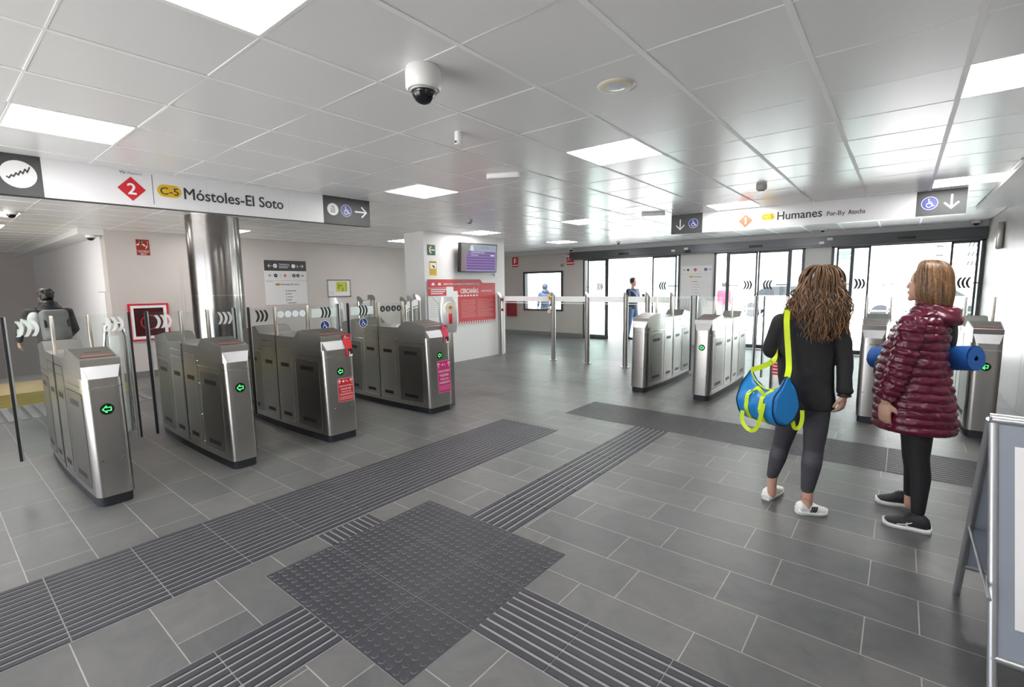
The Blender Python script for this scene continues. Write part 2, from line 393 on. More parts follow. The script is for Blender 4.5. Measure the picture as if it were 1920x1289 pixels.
b = MB(); b.box(-7.83, XP, 6.29, 8.72, 0, CE+.05, 0)
struct('wall_pillar', b, [mat('pillar_paint', (.80, .79, .785), .42)])
b = MB(); b.box(.775, XW, -3.15, 10.0, CE-.045, CE+.02, 0); struct('trim_1', b, SOFF)
b = MB(); b.box(XF, XB, 1.86, 2.2, CE-.10, CE+.02, 0); struct('trim_2', b, SOFF)
b = MB()
b.box(XB, XB+.015, 2.2, YF, 0, .10, 0); b.box(XB-.01, XB+.015, 2.185, 2.2, 0, .10, 0)
struct('baseboard_back', b, BASEB)
b = MB(); b.box(XB, -7.45, YF-.015, YF, 0, .12, 0); struct('baseboard_front', b, BASEB)

# facade with three glazed openings and one window
b = MB()
HZ = 2.335
def fw(x0, x1, z0, z1, mi=0): b.box(x0, x1, YF, YF+.25, z0, z1, mi)
fw(XB-.3, -9.66, 0, CE+.13); fw(-9.66, -8.13, 0, .78); fw(-9.66, -8.13, 2.03, CE+.13); fw(-8.13, -7.42, 0, CE+.13)
fw(-7.42, XW+.3, 2.36, CE+.13)
for x0, x1 in ((-4.53, -3.68), (-1.74, -1.24)):
    fw(x0, x1, 0, HZ+.03, 1); b.box(x0+.01, x1-.01, YF-.006, YF, .02, HZ, 1)
fw(1.15, XW+.3, 0, CE, 0)
struct('wall_front', b, [WALL, WALLP])
b = MB(); b.box(XB, XW, YF-.10, YF, 2.555, CE+.02, 0); b.box(XB, XW, YF-.115, YF, 2.60, 2.612, 0)
struct('trim_3', b, [mat('facade_trim', (.62, .62, .63), .4)])
b = MB()
for x0, x1, z0, z1 in ((-9.66, -8.13, .78, .84), (-9.66, -8.13, 1.97, 2.03), (-9.66, -9.59, .84, 1.97), (-8.20, -8.13, .84, 1.97)): b.box(x0, x1, YF-.03, YF+.12, z0, z1, 0)
win = struct('window_1', b, FRAME)
b = MB(); b.box(-9.59, -8.20, YF+.03, YF+.04, .84, 1.97, 0); sub('pane', b, GLSD, win)

def door(name, x0, x1, fixed, mull, leaves, bottoms=True):
    """glazed automatic door: jambs and header frame, fixed lights, sliding leaves (x0, x1)"""
    m = MB()
    m.box(x0, x0+.05, YF-.02, YF+.14, 0, HZ, 0); m.box(x1-.05, x1, YF-.02, YF+.14, 0, HZ, 0); m.box(x0, x1, YF-.02, YF+.14, HZ-.03, HZ+.03, 0)
    for x in mull: m.box(x-.03, x+.03, YF+.02, YF+.10, 0, HZ, 0)
    r = struct(name, m, FRAME)
    for (a, c) in fixed:
        g = MB(); g.box(a+.01, c-.01, YF+.09, YF+.10, .1, HZ-.03, 0)
        fr = MB(); fr.box(a, c, YF+.075, YF+.115, 0, .11, 0)
        k = build('fixed_light', fr, FRAME, r); sub('glass', g, GLSD, k)
    for (a, c, chev, side) in leaves:
        fr = MB(); yl = YF+.03
        fr.box(a, a+.035, yl, yl+.035, .01, HZ-.03, 0); fr.box(c-.035, c, yl, yl+.035, .01, HZ-.03, 0)
        fr.box(a, c, yl, yl+.035, .01, .10, 0); fr.box(a, c, yl, yl+.035, HZ-.06, HZ-.03, 0)
        k = build('sliding_leaf', fr, FRAME, r)
        g = MB(); g.box(a+.035, c-.035, yl+.012, yl+.020, .10, HZ-.06, 0); sub('glass', g, GLSD, k)
        q = MB(); pl = Pl((0, yl+.008, 0), (1, 0, 0), (0, 0, 1))
        for cx, d in chev: pl.chevrons(q, cx, 1.53, .21, 0, 0, d, step=.062, wd=.040)
        if chev: sub('chevron_marks', q, BLACK, k)
        h = MB(); hx0, hx1 = side; h.box(hx0, hx1, yl-.01, yl+.008, 1.515, 1.535, 0); sub('sight_bar', h, BLACK, k)
    return r
door('door_1', -7.42, -4.53, [(-7.36, -6.70), (-5.0, -4.58)], [-6.68], [(-7.30, -6.62, [(-6.92, 1)], (-7.3, -7.05)), (-5.30, -4.64, [(-4.98, -1)], (-4.85, -4.6))])
door('door_2', -3.68, -1.74, [(-3.63, -3.38), (-2.02, -1.79)], [-3.37, -2.03], [(-3.36, -2.71, [(-2.93, 1)], (-3.36, -3.1)), (-2.69, -2.04, [(-2.45, -1)], (-2.3, -2.04))])
door('door_3', -1.24, 1.15, [(-1.19, -.88), (.99, 1.10)], [-.87], [(-1.15, -.56, [(-.74, 1)], (-1.1, -.9)), (.68, 1.08, [(.93, -1)], (1.03, 1.1))])
hd = thing('door_operator_housing', 'long dark door-drive housing running over all three glass doors', 'door drive', (-3.3, YF-.09, 2.45))
b = MB(); b.box(-7.80, 1.155, YF-.17, YF-.021, 2.37, 2.553, 0); b.box(-7.80, 1.155, YF-.12, YF-.021, 2.33, 2.37, 0)
build('housing', b, mat('housing_grey', (.075, .078, .085), .28, .5), hd, True)
for x, l in ((-6.05, 'over the left door'), (-2.72, 'over the middle door'), (-.0, 'over the right door')):
    b = MB(); b.box(x-.14, x+.14, YF-.20, YF-.17, 2.40, 2.445, 0, bev=.006); build('motion_sensor', b, BLACK, hd, True)
for x, m, z in ((-4.66, WPLASTIC, 2.43), (-4.33, WPLASTIC, 2.46), (-1.42, WPLASTIC, 2.42), (-1.27, WPLASTIC, 2.49), (-7.85, CREAM, 2.45)):
    b = MB(); b.box(x-.05, x+.05, YF-.19, YF-.17, z-.03, z+.03, 0, bev=.004); build('junction_box', b, m, hd, True)
b = MB(); b.box(-4.36, -4.22, YF-.20, YF-.17, 2.36, 2.43, 0, bev=.01); build('camera_bracket', b, BLACK, hd, True)

# outdoor ground and the street beyond
b = MB(); fq(b, -60, 60, YF+1.0, 140, 0, -.005); struct('ground', b, mat('pale_paving', (.85, .85, .86), .7, noise_amt=.04, noise_scale=2))
# ------------------------------------------------------------ ticket gates
def gate(label, loc, rz, wf, wm, arrow=None, leafL=None, leafR=None, decal=None, extras=None, icons=None, group='ticket gate cabinets', lip=STEELW):
    """cabinet of a sliding-glass ticket gate. local +x = towards the customer, +y = its left. wf/wm half widths front/middle.
    leafL/leafR = reach of the glass wing on the +y / -y side beyond the cabinet flank"""
    t = thing('ticket_gate', label, 'ticket gate', loc, rz, group)
    hl, sl = .98, .035
    hw = lambda x: wf+(wm-wf)*(1-(x/hl)**2)
    def outline(z, inset=0, r=.05):
        fx = hl-inset-sl*max(0, (z-.1))/.86; pts = []
        xs = [fx-r-(2*(fx-r))*i/16 for i in range(17)]
        side = [(x, hw(x)-inset) for x in xs]
        ft = hw(fx)-inset
        arc = [(fx-r+r*math.sin(a), ft-r+r*math.cos(a)) for a in (math.radians(k) for k in (90, 72, 54, 36, 18))]
        up = arc+side+[(-x, y) for x, y in arc[::-1]]
        pts = up+[(x, -y) for x, y in up[::-1]]
        return [(x, y, z) for x, y in pts]
    m = MB(); m.loft([outline(.075, .012), outline(.0, .012)][::-1], 0, True, True); build('plinth', m, BLACKR, t)
    m = MB(); m.loft([outline(z, 0) for z in (.075, .35, .65, .888)], 0, True, True)
    body = build('cabinet_body', m, STEEL, t)
    m = MB(); m.loft([outline(.886, -.0012), outline(.8925, -.0012)], 0, True, True); build('seam_strip', m, CHROME, t)
    m = MB(); m.loft([outline(.892, .0), outline(.955, .0)], 0, True, True)
    # upper housing: stations along x of (x, top z, half width, bottom z)
    f = hl-sl
    top = [(f-.002, .955, .78*wf), (f-.03, 1.045, .98*hw(f)), (f-.034, 1.092, 1.0*hw(f)), (f-.05, 1.098, hw(f)), (f-.42, 1.148, hw(f-.42)), (f-.435, 1.148, hw(f-.43)), (f-.53, 1.072, hw(f-.52))]
    mid = [(x, 1.07, hw(x)) for x in (.3, .15, 0, -.15, -.3)]
    st = top+mid+[(-x, z, ww) for x, z, ww in top[::-1]]
    vs = []; fs = []
    for i, (x, z, ww) in enumerate(st):
        zb = .95 if .0 < i < len(st)-1 else z-.001
        vs += [(x, ww, z), (x, -ww, z), (x, ww, zb), (x, -ww, zb)]
        if i:
            k = 4*i
            fs += [(k-4, k, k+1, k-3), (k-4, k-2, k+2, k), (k-3, k+1, k+3, k-1)]
    m.add(vs, fs, 0, False); build('upper_housing', m, STEEL, t)
    # slanted facet, painted lighter as if lit, below the lip, and the lip itself
    for s in (1, -1):
        m = MB(); a, b_ = top[0], top[1]
        q = [(s*(a[0]+.0025), -a[2]+.004, a[1]), (s*(a[0]+.0025), a[2]-.004, a[1]), (s*(b_[0]+.002), b_[2]-.003, b_[1]), (s*(b_[0]+.002), -b_[2]+.003, b_[1])]
        m.add(q, [(0, 1, 2, 3) if s > 0 else (3, 2, 1, 0)], 0); build('lit_facet', m, mat('lit_facet', (.62, .62, .64), .35, .55), t)
        m = MB(); w_ = hw(f)+.002
        m.box(s*(f-.036) if s > 0 else s*(f-.026), s*(f-.026) if s > 0 else s*(f-.036), -w_, w_, 1.046, 1.094, 0); build('lip_band', m, lip, t)
        # reader deck on the sloping top
        m = MB(); xa, xb = f-.085, f-.40; za, zb = 1.102, 1.1475
        wa, wb = hw(xa)-.012, hw(xb)-.012
        top_q = [(s*xa, -wa, za+.004), (s*xa, wa, za+.004), (s*xb, wb, zb+.004), (s*xb, -wb, zb+.004)]
        bot_q = [(x, y, z-.006) for x, y, z in top_q]
        m.loft([bot_q, top_q] if s > 0 else [bot_q[::-1], top_q[::-1]], 0, False, True); dk = build('reader_deck', m, mat('reader_deck', (.11, .10, .095), .35, .6), t)
        m = MB(); xm = f-.24; zz = za+(zb-za)*(xa-xm)/(xa-xb)+.0045; d_ = (zb-za)/(xa-xb)
        m.add([(s*(xm+.012), -.05, zz-.012*d_), (s*(xm+.012), .05, zz-.012*d_), (s*(xm-.012), .05, zz+.012*d_), (s*(xm-.012), -.05, zz+.012*d_)], [(0, 1, 2, 3) if s > 0 else (3, 2, 1, 0)], 0)
        sub('card_slot', m, BLACK, dk)
        m = MB(); xm = f-.13; zz = za+(zb-za)*(xa-xm)/(xa-xb)+.0048
        m.add([(s*(xm+.018), -wa*.8, zz-.018*d_), (s*(xm+.018), wa*.8, zz-.018*d_), (s*(xm-.018), wa*.8, zz+.018*d_), (s*(xm-.018), -wa*.8, zz+.018*d_)], [(0, 1, 2, 3) if s > 0 else (3, 2, 1, 0)], 0)
        sub('reader_stripe', m, mat('reader_stripe', (.34, .07, .06), .35), dk)
    # service panels with vent slots on both flanks
    for s in (1, -1):
        for xa, xb in ((.86, .42), (.34, .04), (-.04, -.34), (-.42, -.86)):
            big = abs(xa) > .8 or abs(xb) > .8
            m = MB(); N = 6; xs = [xa+(xb-xa)*i/N for i in range(N+1)]; zt = .84 if big else 1.0
            def strip(m, xs, z0, z1, e, mi=0):
                lo = [(x, s*(hw(x)+e), z0) for x in xs]; hi = [(x, s*(hw(x)+e), z1) for x in xs]
                m.add(lo+hi, [((i, i+1, i+len(xs)+1, i+len(xs)) if s < 0 else (i+1, i, i+len(xs), i+len(xs)+1)) for i in range(len(xs)-1)], mi, True)
            strip(m, xs, .13, zt, .0035)
            e0 = [(x, s*hw(x), z) for x in (xa, xb) for z in (.13, zt)]; e1 = [(x, s*(hw(x)+.0035), z) for x in (xa, xb) for z in (.13, zt)]
            m.add(e0+e1, [(0, 1, 5, 4), (2, 3, 7, 6), (1, 3, 7, 5), (0, 2, 6, 4)], 0)
            for i in (0, N):   # bright folded edges
                x_ = xs[i]; m.box(x_-.004, x_+.004, s*(hw(x_)+.003)-.0012, s*(hw(x_)+.003)+.0012, .13, zt, 1)
            for z_ in (.13, zt): strip(m, xs, z_-.003, z_+.003, .0042, 1)
            if not big: strip(m, xs, .925, .929, .0042, 1)
            pn = build('service_panel', m, [STEELD if big else STEEL, CHROME], t)
            cx = (xa+xb)/2; hwid = .125 if big else .09
            for zc in (.20, .755):
                m = MB(); vx = [cx-hwid+2*hwid*i/4 for i in range(5)]; strip(m, vx, zc-.021, zc+.021, .0048); sub('vent_slot', m, BLACK, pn)
        m = MB()
        for x_, z_ in ((.38, .42), (.38, .72), (.38, .93), (-.38, .42), (-.38, .72), (.38, .16), (-.38, .16)): m.cyl((x_, s*hw(x_), z_), (x_, s*(hw(x_)+.006), z_), .006, n=10)
        build('flank_screws', m, CHROME, t)
    m = MB(); m.box(-.006, .006, -(wm+.003), wm+.003, .10, 1.0705, 0); build('wing_gap', m, BLACK, t)
    m = MB()
    for y in (-wf*.55, wf*.55): m.cyl((hl-.012, y, .35), (hl-.0, y, .35), .006, n=10)
    build('front_screws', m, CHROME, t)
    # posts and fixed glass on top
    for s in (1, -1):
        m = MB(); y = s*(wm-.018)
        m.box(-.028, .028, y-.011, y+.011, 1.07, 1.39, 0, bev=.003); build('glass_post', m, brushed('post_steel', (.55, .51, .46), .34), t)
    m = MB(); m.box(-.005, .005, -(wm-.03), wm-.03, 1.075, 1.375, 0); g = build('glass_screen', m, GLS, t)
    pl = Pl((.006, 0, 1.30), (0, 1, 0), (0, 0, 1))
    if icons:
        q = MB()
        for k in range(4):
            cy = (k-1.5)*.083*wm/.2; pl.disc(q, cy, 0, .037*wm/.2, .0002, 0)
            if icons == 'dark':
                pl.disc(q, cy, .016, .006, .0004, 1, 8); pl.line(q, [(cy-.006+.004*k, .006), (cy+.002, -.012), (cy+.01, -.02)], .006, .0004, 1); pl.line(q, [(cy-.012, -.006), (cy+.012, -.002)], .005, .0005, 1)
            else:
                pl.ring(q, cy, 0, .028*wm/.2, .004, .0004, 1)
        sub('pictogram_stickers', q, [BLACK, WHITE] if icons == 'dark' else [mat('pale_sticker', (.68, .76, .82), .5), WHITE], g)
    # wings
    for s, reach in ((1, leafL), (-1, leafR)):
        if not reach: continue
        y0, y1 = s*(wm-.03), s*(wm+reach)
        m = MB(); m.box(-.004, .004, min(y0, y1-s*.012), max(y0, y1-s*.012), .24, 1.385, 0); lf = build('glass_wing', m, GLS, t)
        m = MB(); m.box(-.014, .014, min(y1-s*.018, y1), max(y1-s*.018, y1), .23, 1.395, 0); sub('edge_seal', m, BLACK, lf)
        m = MB(); m.box(-.016, .016, min(y1-s*.028, y1-s*.018), max(y1-s*.028, y1-s*.018), .23, 1.395, 0); sub('edge_profile', m, ALU, lf)
        q = MB(); yc = s*(wm+reach*.52)
        p2 = Pl((.0045, 0, 0), (0, 1, 0), (0, 0, 1))
        p2.chevrons(q, yc, 1.295, .125, 0, 0, s if rz else 1, step=.045, wd=.026)
        if decal == 'dark' and reach > .3:
            p2.rect(q, min(yc, yc-s*.0)-.17, 1.24, yc+.17, 1.345, -.0002, 1)
        sub('chevron_marks', q, [BLACK if decal == 'dark' else WMARK, mat('pale_film', (.62, .70, .67), .4)], lf)
        if decal == 'dark' and reach > .3:
            q = MB(); p3 = Pl((.005, 0, 0), (0, 1, 0), (0, 0, 1)); yy = s*(wm+reach*.50)
            p3.disc(q, yy, 1.135, .062, .0002, 0); p3.disc(q, yy, 1.135, .056, .0004, 1); p3.wheelchair(q, yy, 1.135, .056, .0006, 0)
            sub('wheelchair_sticker', q, [WHITE, NAVY], lf)
    # lit arrow
    pf = lambda z: hl-sl*(z-.1)/.86
    if arrow:
        z = .725; m = MB(); x_ = pf(z); m.cyl((x_-.01, 0, z), (x_+.004, 0, z), .042, n=28, mi=0); ind = build('arrow_indicator', m, mat('indicator_black', (.008, .02, .012), .25), t)
        q = MB(); p4 = Pl((x_+.0048, 0, z), (0, 1, 0), (0, 0, 1)); k = .040/.05
        if arrow == 'left':
            p = [(-.034, 0), (-.006, .03), (-.006, .015), (.028, .015), (.028, -.015), (-.006, -.015), (-.006, -.03), (-.034, 0)]
        else:
            p = [(-.03, -.014), (-.008, -.03), (-.008, .002), (-.03, -.014), (.02, -.014), (.024, .02), (-.02, .02)]
        p4.line(q, [(a*k, b_*k) for a, b_ in p], .0058, 0, 0); sub('lit_arrow', q, GLEAM, ind)
    if extras: extras(t, hl, wf, pf, f)
    return t

WMARK = mat('white_mark', (.85, .87, .88), .5); WMARK.node_tree.nodes['Principled BSDF'].inputs['Alpha'].default_value = .62
def must_validate(mt, x0=-.02, x1=.085, z0=.46, z1=.66, y0=None):
    def fn(t, hl, wf, pf, f):
        zc = (z0+z1)/2; q = MB(); sl = .035/.86
        p = Pl((pf(z0)+.002, 0, z0), (0, 1, 0), (-sl, 0, 1)); W = x1-x0; Hh = z1-z0; cx = (x0+x1)/2
        p.rrect(q, x0, 0, x1, Hh, .006, 0, 0); p.rrect(q, x0+.003, .003, x1-.003, Hh-.003, .005, .0003, 1)
        e = .0006; u = Hh/.2
        p.arrow(q, x0+.022, Hh-.026*u, .03*u, 90, e, 0, .008); p.arrow(q, x1-.022, Hh-.026*u, .03*u, 90, e, 0, .008)
        p.disc(q, cx-.022, Hh-.026*u, .012, e, 0); p.line(q, [(cx+.006, Hh-.02*u), (cx+.026, Hh-.034*u)], .006, e, 0)
        for s_, yy, hh, ww in (('OBLIGATORIO', .128, .017, .88), ('VALIDAR', .101, .022, .72), ('TÍTULO DE', .078, .017, .66), ('TRANSPORTE', .056, .018, .84)):
            p.text(q, s_, cx, yy*u, hh*u, e, 0, w=W*ww, al='c', bold=.03)
        for k in range(4): p.line(q, [(x0+.012+.004*(k % 2), (.042-.008*k)*u), (x1-.012, (.042-.008*k)*u)], .0022, e, 0)
        build('validation_notice', q, [WHITE, mt], t)
        # leaflet hanging over the lip at the right
        q = MB(); a = (pf(.955)+.004, .955); b_ = (f-.024, 1.05); c = (f-.022, 1.100)
        yy0, yy1 = wf*.36, wf*.90
        q.add([(a[0]+.002, yy0+.016, .868), (a[0]+.002, yy1, .872), (a[0]+.002, yy1, .955), (a[0]+.002, yy0+.012, .955)], [(0, 1, 2, 3)], 0)
        q.add([(a[0]+.002, yy0+.012, .955), (a[0]+.002, yy1, .955), (b_[0]+.003, yy1, b_[1]), (b_[0]+.003, yy0, b_[1])], [(0, 1, 2, 3)], 0)
        q.add([(b_[0]+.003, yy0, b_[1]), (b_[0]+.003, yy1, b_[1]), (c[0]+.003, yy1, c[1]), (c[0]+.003, yy0-.005, c[1])], [(0, 1, 2, 3)], 0)
        p = Pl((b_[0]+.0036, 0, b_[1]), (0, 1, 0), (c[0]-b_[0], 0, c[1]-b_[1]))
        p.poly(q, [(yy0+.02, .025), (yy0+.045, .025), (yy0+.033, .045)], .0004, 1)
        for k in range(2): p.line(q, [(yy0+.012, .018-.008*k), (yy1-.015, .018-.008*k)], .003, .0004, 1)
        p = Pl((a[0]+.0026, 0, .87), (0, 1, 0), (0, 0, 1))
        p.rect(q, yy0+.045, .025, yy1, .078, .0004, 2); p.rect(q, yy0+.05, .002, yy1, .022, .0004, 1); p.poly(q, [(yy0+.05, .03), (yy0+.07, .03), (yy0+.058, .06)], .0006, 1)
        for k in range(3): p.line(q, [(yy0+.022, .07-.02*k), (yy0+.04, .07-.02*k)], .003, .0005, 1)
        build('hanging_leaflet', q, [RED if mt is RED else mat('leaflet_red', (.62, .02, .08), .4), WHITE, BLACK], t)
    return fn
def facet_button(t, hl, wf, pf, f):
    pass

LX = -5.45
gate('steel ticket gate nearest the camera on the left, tallest in view, green arrow on front', (LX, .815, 0), 0, .112, .135, 'left', .27, .27, group='left row of ticket gates')
gate('steel ticket gate second from the left, standing in front of the round steel column', (LX, 1.735, 0), 0, .108, .135, 'left', .245, .27, group='left row of ticket gates')
gate('steel ticket gate with red validation notice and red leaflet on its front', (LX, 2.715, 0), 0, .172, .205, 'left', .39, .275, decal='dark', icons='pale', extras=must_validate(RED, -.044, .135, .405, .650), group='left row of ticket gates')
gate('steel ticket gate with magenta validation notice beside the wide lane', (LX, 4.10, 0), 0, .188, .218, 'left', None, .45, decal='dark', icons='dark', extras=must_validate(PINK, -.050, .168, .245, .655), group='left row of ticket gates')
RY = 7.55
gate('steel ticket gate by the doors, leftmost of its row, beside the glass fence', (-2.95, RY, 0), -PI/2, .115, .15, None, .29, None, group='right row of ticket gates', lip=STEELD)
gate('steel ticket gate with green arrow, second from left in the row by the doors', (-2.05, RY, 0), -PI/2, .112, .135, 'left', .315, .27, group='right row of ticket gates', lip=STEELD)
def red_sticker(t, hl, wf, pf, f):
    q = MB(); p = Pl((pf(.45)+.002, 0, .45), (0, 1, 0), (-.04, 0, 1)); p.rect(q, -.085, 0, .03, .23, 0, 0)
    for k in range(5): p.line(q, [(-.07, .03+.04*k), (.015, .03+.04*k)], .012, .0004, 1)
    build('validation_notice', q, [RED, WHITE], t)
gate('ticket gate hidden behind the woman with the blue bag, red notice peeking out', (-1.11, RY, 0), -PI/2, .112, .135, None, .27, .27, extras=red_sticker, group='right row of ticket gates', lip=STEELD)
gate('steel ticket gate between the two women, black base showing beside burgundy coat', (-.215, RY, 0), -PI/2, .105, .135, None, .28, .25, group='right row of ticket gates', lip=STEELD)
gate('steel ticket gate against the glossy right wall, green arrow beside the blue mat', (.69, RY, 0), -PI/2, .108, .135, 'turn', None, .27, group='right row of ticket gates', lip=STEELD)

# ------------------------------------------------------------ glass fences with slanted steel posts
def post(m, x, y, r=.048, h=1.45, slant=(1, 0), mi=0):
    n = 20; rings = []
    for z0 in (0.0, h):
        rings.append([(x+r*math.cos(a*2*PI/n), y+r*math.sin(a*2*PI/n), 0 if z0 == 0 else h-(r+(math.cos(a*2*PI/n)*slant[0]+math.sin(a*2*PI/n)*slant[1])*r)*1.2) for a in range(n)])
    m.loft(rings, mi, True, True); m.cyl((x, y, 0), (x, y, .012), r+.035, n=20, mi=mi)
def fence(label, pts, glassz=(.10, 1.37), band=True, skip=(), base=(0, 0)):
    t = thing('glass_fence', label, 'glass fence', (pts[0][0], pts[0][1], 0))
    for (x, y) in pts:
        m = MB(); post(m, x, y); build('post', m, STEEL, t, True)
    for i in range(len(pts)-1):
        if i in skip: continue
        a, b_ = V3((*pts[i], 0)), V3((*pts[i+1], 0)); d = (b_-a).normalized(); nn = V3((-d.y, d.x, 0))
        a = a+d*.055; b_ = b_-d*.055
        def slab(m, z0, z1, th):
            q = [a+nn*th/2, b_+nn*th/2, b_-nn*th/2, a-nn*th/2]; m.loft([[p+V3((0, 0, z0)) for p in q][::-1], [p+V3((0, 0, z1)) for p in q][::-1]], 0, False, True)
        m = MB(); slab(m, *glassz, .010); g = build('glass_panel', m, GLS, t, True)
        if band:
            m = MB(); slab(m, 1.245, 1.355, .0112); slab(m, 1.205, 1.218, .0112); sub('frosted_band', m, GLSF, g, world=True)
    return t
fr = fence('glass fence on steel posts between the pillar and the right row of gates', [(-7.18, 8.45), (-5.70, 8.45), (-4.88, 8.45), (-4.05, 8.45), (-3.62, 8.45), (-3.16, 8.45)])
m = MB(); m.box(-5.78, -5.74, 8.36, 8.43, 1.33, 1.37, 0, bev=.008); m.cyl((-5.75, 8.39, 1.28), (-5.75, 8.39, 1.42), .018, n=10); m.cyl((-5.80, 8.39, 1.35), (-5.69, 8.39, 1.35), .018, n=10); build('emergency_release', m, YELP, fr, True)
m = MB(); m.box(-5.80, -5.745, 8.37, 8.43, 1.0, 1.13, 0, bev=.01); m.cyl((-5.775, 8.36, 1.09), (-5.775, 8.375, 1.09), .018, n=12, mi=1); build('call_point', m, [CREAM, REDD], fr, True)
m = MB()
for z in (1.05, 1.28): m.box(-7.06, -7.02, 8.36, 8.40, z-.03, z+.03, 0, bev=.004)
m.box(-7.055, -7.025, 8.40, 8.43, .05, 1.40, 1); build('hinge_profile', m, [REDD, WPLASTIC], fr, True)
fence('glass fence on steel posts from the magenta-notice gate to the pillar', [(-5.55, 4.40), (-6.45, 5.25), (-7.28, 6.13), (-7.42, 6.19)], skip=(2,))
fence('far pair of slanted steel posts behind the wheelchair lane', [(-6.95, 4.62), (-8.1, 5.62), (-8.2, 5.75)], skip=(1,))

# ------------------------------------------------------------ help-point totems
def totem(label, loc, rz, h=1.42):
    t = thing('help_point_totem', label, 'help point', loc, rz, 'help point totems')
    m = MB(); m.box(-.05, .05, -.045, .045, 0, 1.02, 0, bev=.012); build('column', m, STEEL, t)
    m = MB(); rings = []
    for z, w_, d_, dx in ((.98, .10, .05, 0), (1.10, .120, .058, .0), (1.25, .130, .058, -.01), (1.38, .115, .052, -.03), (1.45, .080, .03, -.05)):
        rings.append([(dx+d_*(abs(math.cos(a))**.5*(1 if math.cos(a) > 0 else -1)), w_*(abs(math.sin(a))**.5*(1 if math.sin(a) > 0 else -1)), z) for a in (k*2*PI/28+.001 for k in range(28))])
    m.loft(rings, 0, True, True); build('head', m, mat('totem_silver', (.60, .62, .62), .38, .6), t)
    m = MB(); m.cyl((.03, 0, 1.32), (.062, 0, 1.315), .072, n=32); sp = build('speaker_ring', m, CREAM, t)
    m = MB(); m.cyl((.06, 0, 1.315), (.075, 0, 1.315), .022, n=20); sub('call_button', m, mat('copper_button', (.45, .16, .08), .4), sp)
    m = MB(); m.box(.05, .066, -.022, .022, 1.10, 1.235, 0, bev=.004); build('red_plate', m, RED, t)
    return t
totem('silver help-point totem with round speaker, standing behind the magenta-notice gate', (-4.66, 4.435, 0), -.35)
totem('silver help-point totem seen edge-on with red plate, behind the red-notice gate', (-6.60, 3.99, 0), 1.75)
t = thing('rail_loop', 'curved silver hand rail loop behind the nearest left gate', 'rail loop', (-6.75, 1.33, 0))
m = MB(); m.tube([(-6.75, 1.27, 0), (-6.75, 1.27, 1.0), (-6.75, 1.29, 1.2), (-6.75, 1.34, 1.265), (-6.75, 1.42, 1.22), (-6.75, 1.45, 1.08), (-6.75, 1.44, 0.0)], .022, 12); build('loop_tube', m, CHROME, t, True)
m = MB(); m.box(-6.79, -6.71, 1.30, 1.40, 0.0, 1.10, 0, bev=.01); build('white_box', m, WPLASTIC, t, True)

# ------------------------------------------------------------ hanging signs
def panel_sign(name, label, cat, o, u, L, H_, th, parts, loc):
    """box panel hung from the ceiling; o = lower left front corner, u = along; parts(pl, t) prints on it"""
    t = thing(name, label, cat, loc)
    v = V3((0, 0, 1)); u = V3(u).normalized(); n = u.cross(v); o = V3(o)
    m = MB(); q = [o, o+u*L, o+u*L-n*th, o-n*th]
    m.loft([q[::-1], [p+v*H_ for p in q][::-1]], 0, False, True)
    build('panel', m, mat('sign_white', (.80, .80, .82), .32), t, True)
    parts(Pl(o, u, v), t, L, H_); return t
def s1(p, t, L, H_):
    def B(name, mb, mats): build(name, mb, mats, t, True)
    q = MB(); p.rect(q, 0, 0, .934, H_, .001, 0); p.rect(q, L-.606, 0, L, H_, .001, 0)
    nn = -p.n; q.add([p.P(0, -.0005, .001), p.P(L, -.0005, .001), p.P(L, -.0005, -.1), p.P(0, -.0005, -.1)], [(3, 2, 1, 0)], 0); B('grey_end_fields', q, [DGREY])
    cy = H_*.52
    q = MB(); x = .80; p.disc(q, x, cy-.005, .105, .002, 0); p.zigzag(q, x, cy, .11, .003, 1); B('escalator_symbol', q, [WHITE, DGREY])
    q = MB(); x = 1.507; p.poly(q, [(x-.102, .145), (x, .04), (x+.102, .145), (x, .250)], .002, 0); p.text(q, '2', x, .098, .135, .003, 1, al='c', bold=.05); B('platform_diamond', q, [RED, WHITE])
    q = MB(); p.text(q, 'Vía', x-.078, H_-.048, .034, .003, 0, bold=.03); p.text(q, 'Platform', x-.018, H_-.048, .028, .003, 0, w=.10); B('small_lettering', q, [mat('mid_grey_print', (.22, .22, .22), .5)])
    q = MB(); x = 1.662; p.line(q, [(x, .03), (x, H_-.03)], .004, .002, 0); B('divider', q, [TEXTD])
    q = MB(); p.rrect(q, 1.694, .105, 1.884, .216, .055, .002, 0); p.text(q, 'C-5', 1.789, .127, .092, .003, 1, w=.145, al='c', bold=.03); B('line_badge', q, [YELL, TEXTD])
    q = MB(); p.text(q, 'Móstoles-El Soto', 1.903, .104, .150, .002, 0, w=.925, bold=.035); B('lettering', q, [TEXTD])
    q = MB(); x = L-.488; p.disc(q, x, cy, .070, .002, 0); p.lift(q, x, cy, .07, .003, 1); B('lift_symbol', q, [WHITE, DGREY])
    q = MB(); x = L-.319; p.disc(q, x, cy, .070, .002, 1); p.disc(q, x, cy, .066, .0025, 0); p.wheelchair(q, x, cy, .066, .003, 1); B('wheelchair_symbol', q, [BLUE, WHITE])
    q = MB(); p.arrow(q, L-.121, cy, .15, 0, .002, 0, .018); B('arrow', q, [WHITE])
    q = MB()
    for x in (2.1, L-1.0): p.line(q, [(x, 0), (x, H_)], .0012, .0012, 0)
    B('joint_lines', q, [GREYP])
a, b_ = V3((-5.50, -.18, 2.345)), V3((-5.255, 3.70, 2.345))
panel_sign('overhead_sign', 'long white overhead sign reading Móstoles-El Soto above the left gates', 'overhead sign', a, b_-a, (b_-a).length, CE+.004-2.345, .11, s1, (-5.4, 1.8, CE))
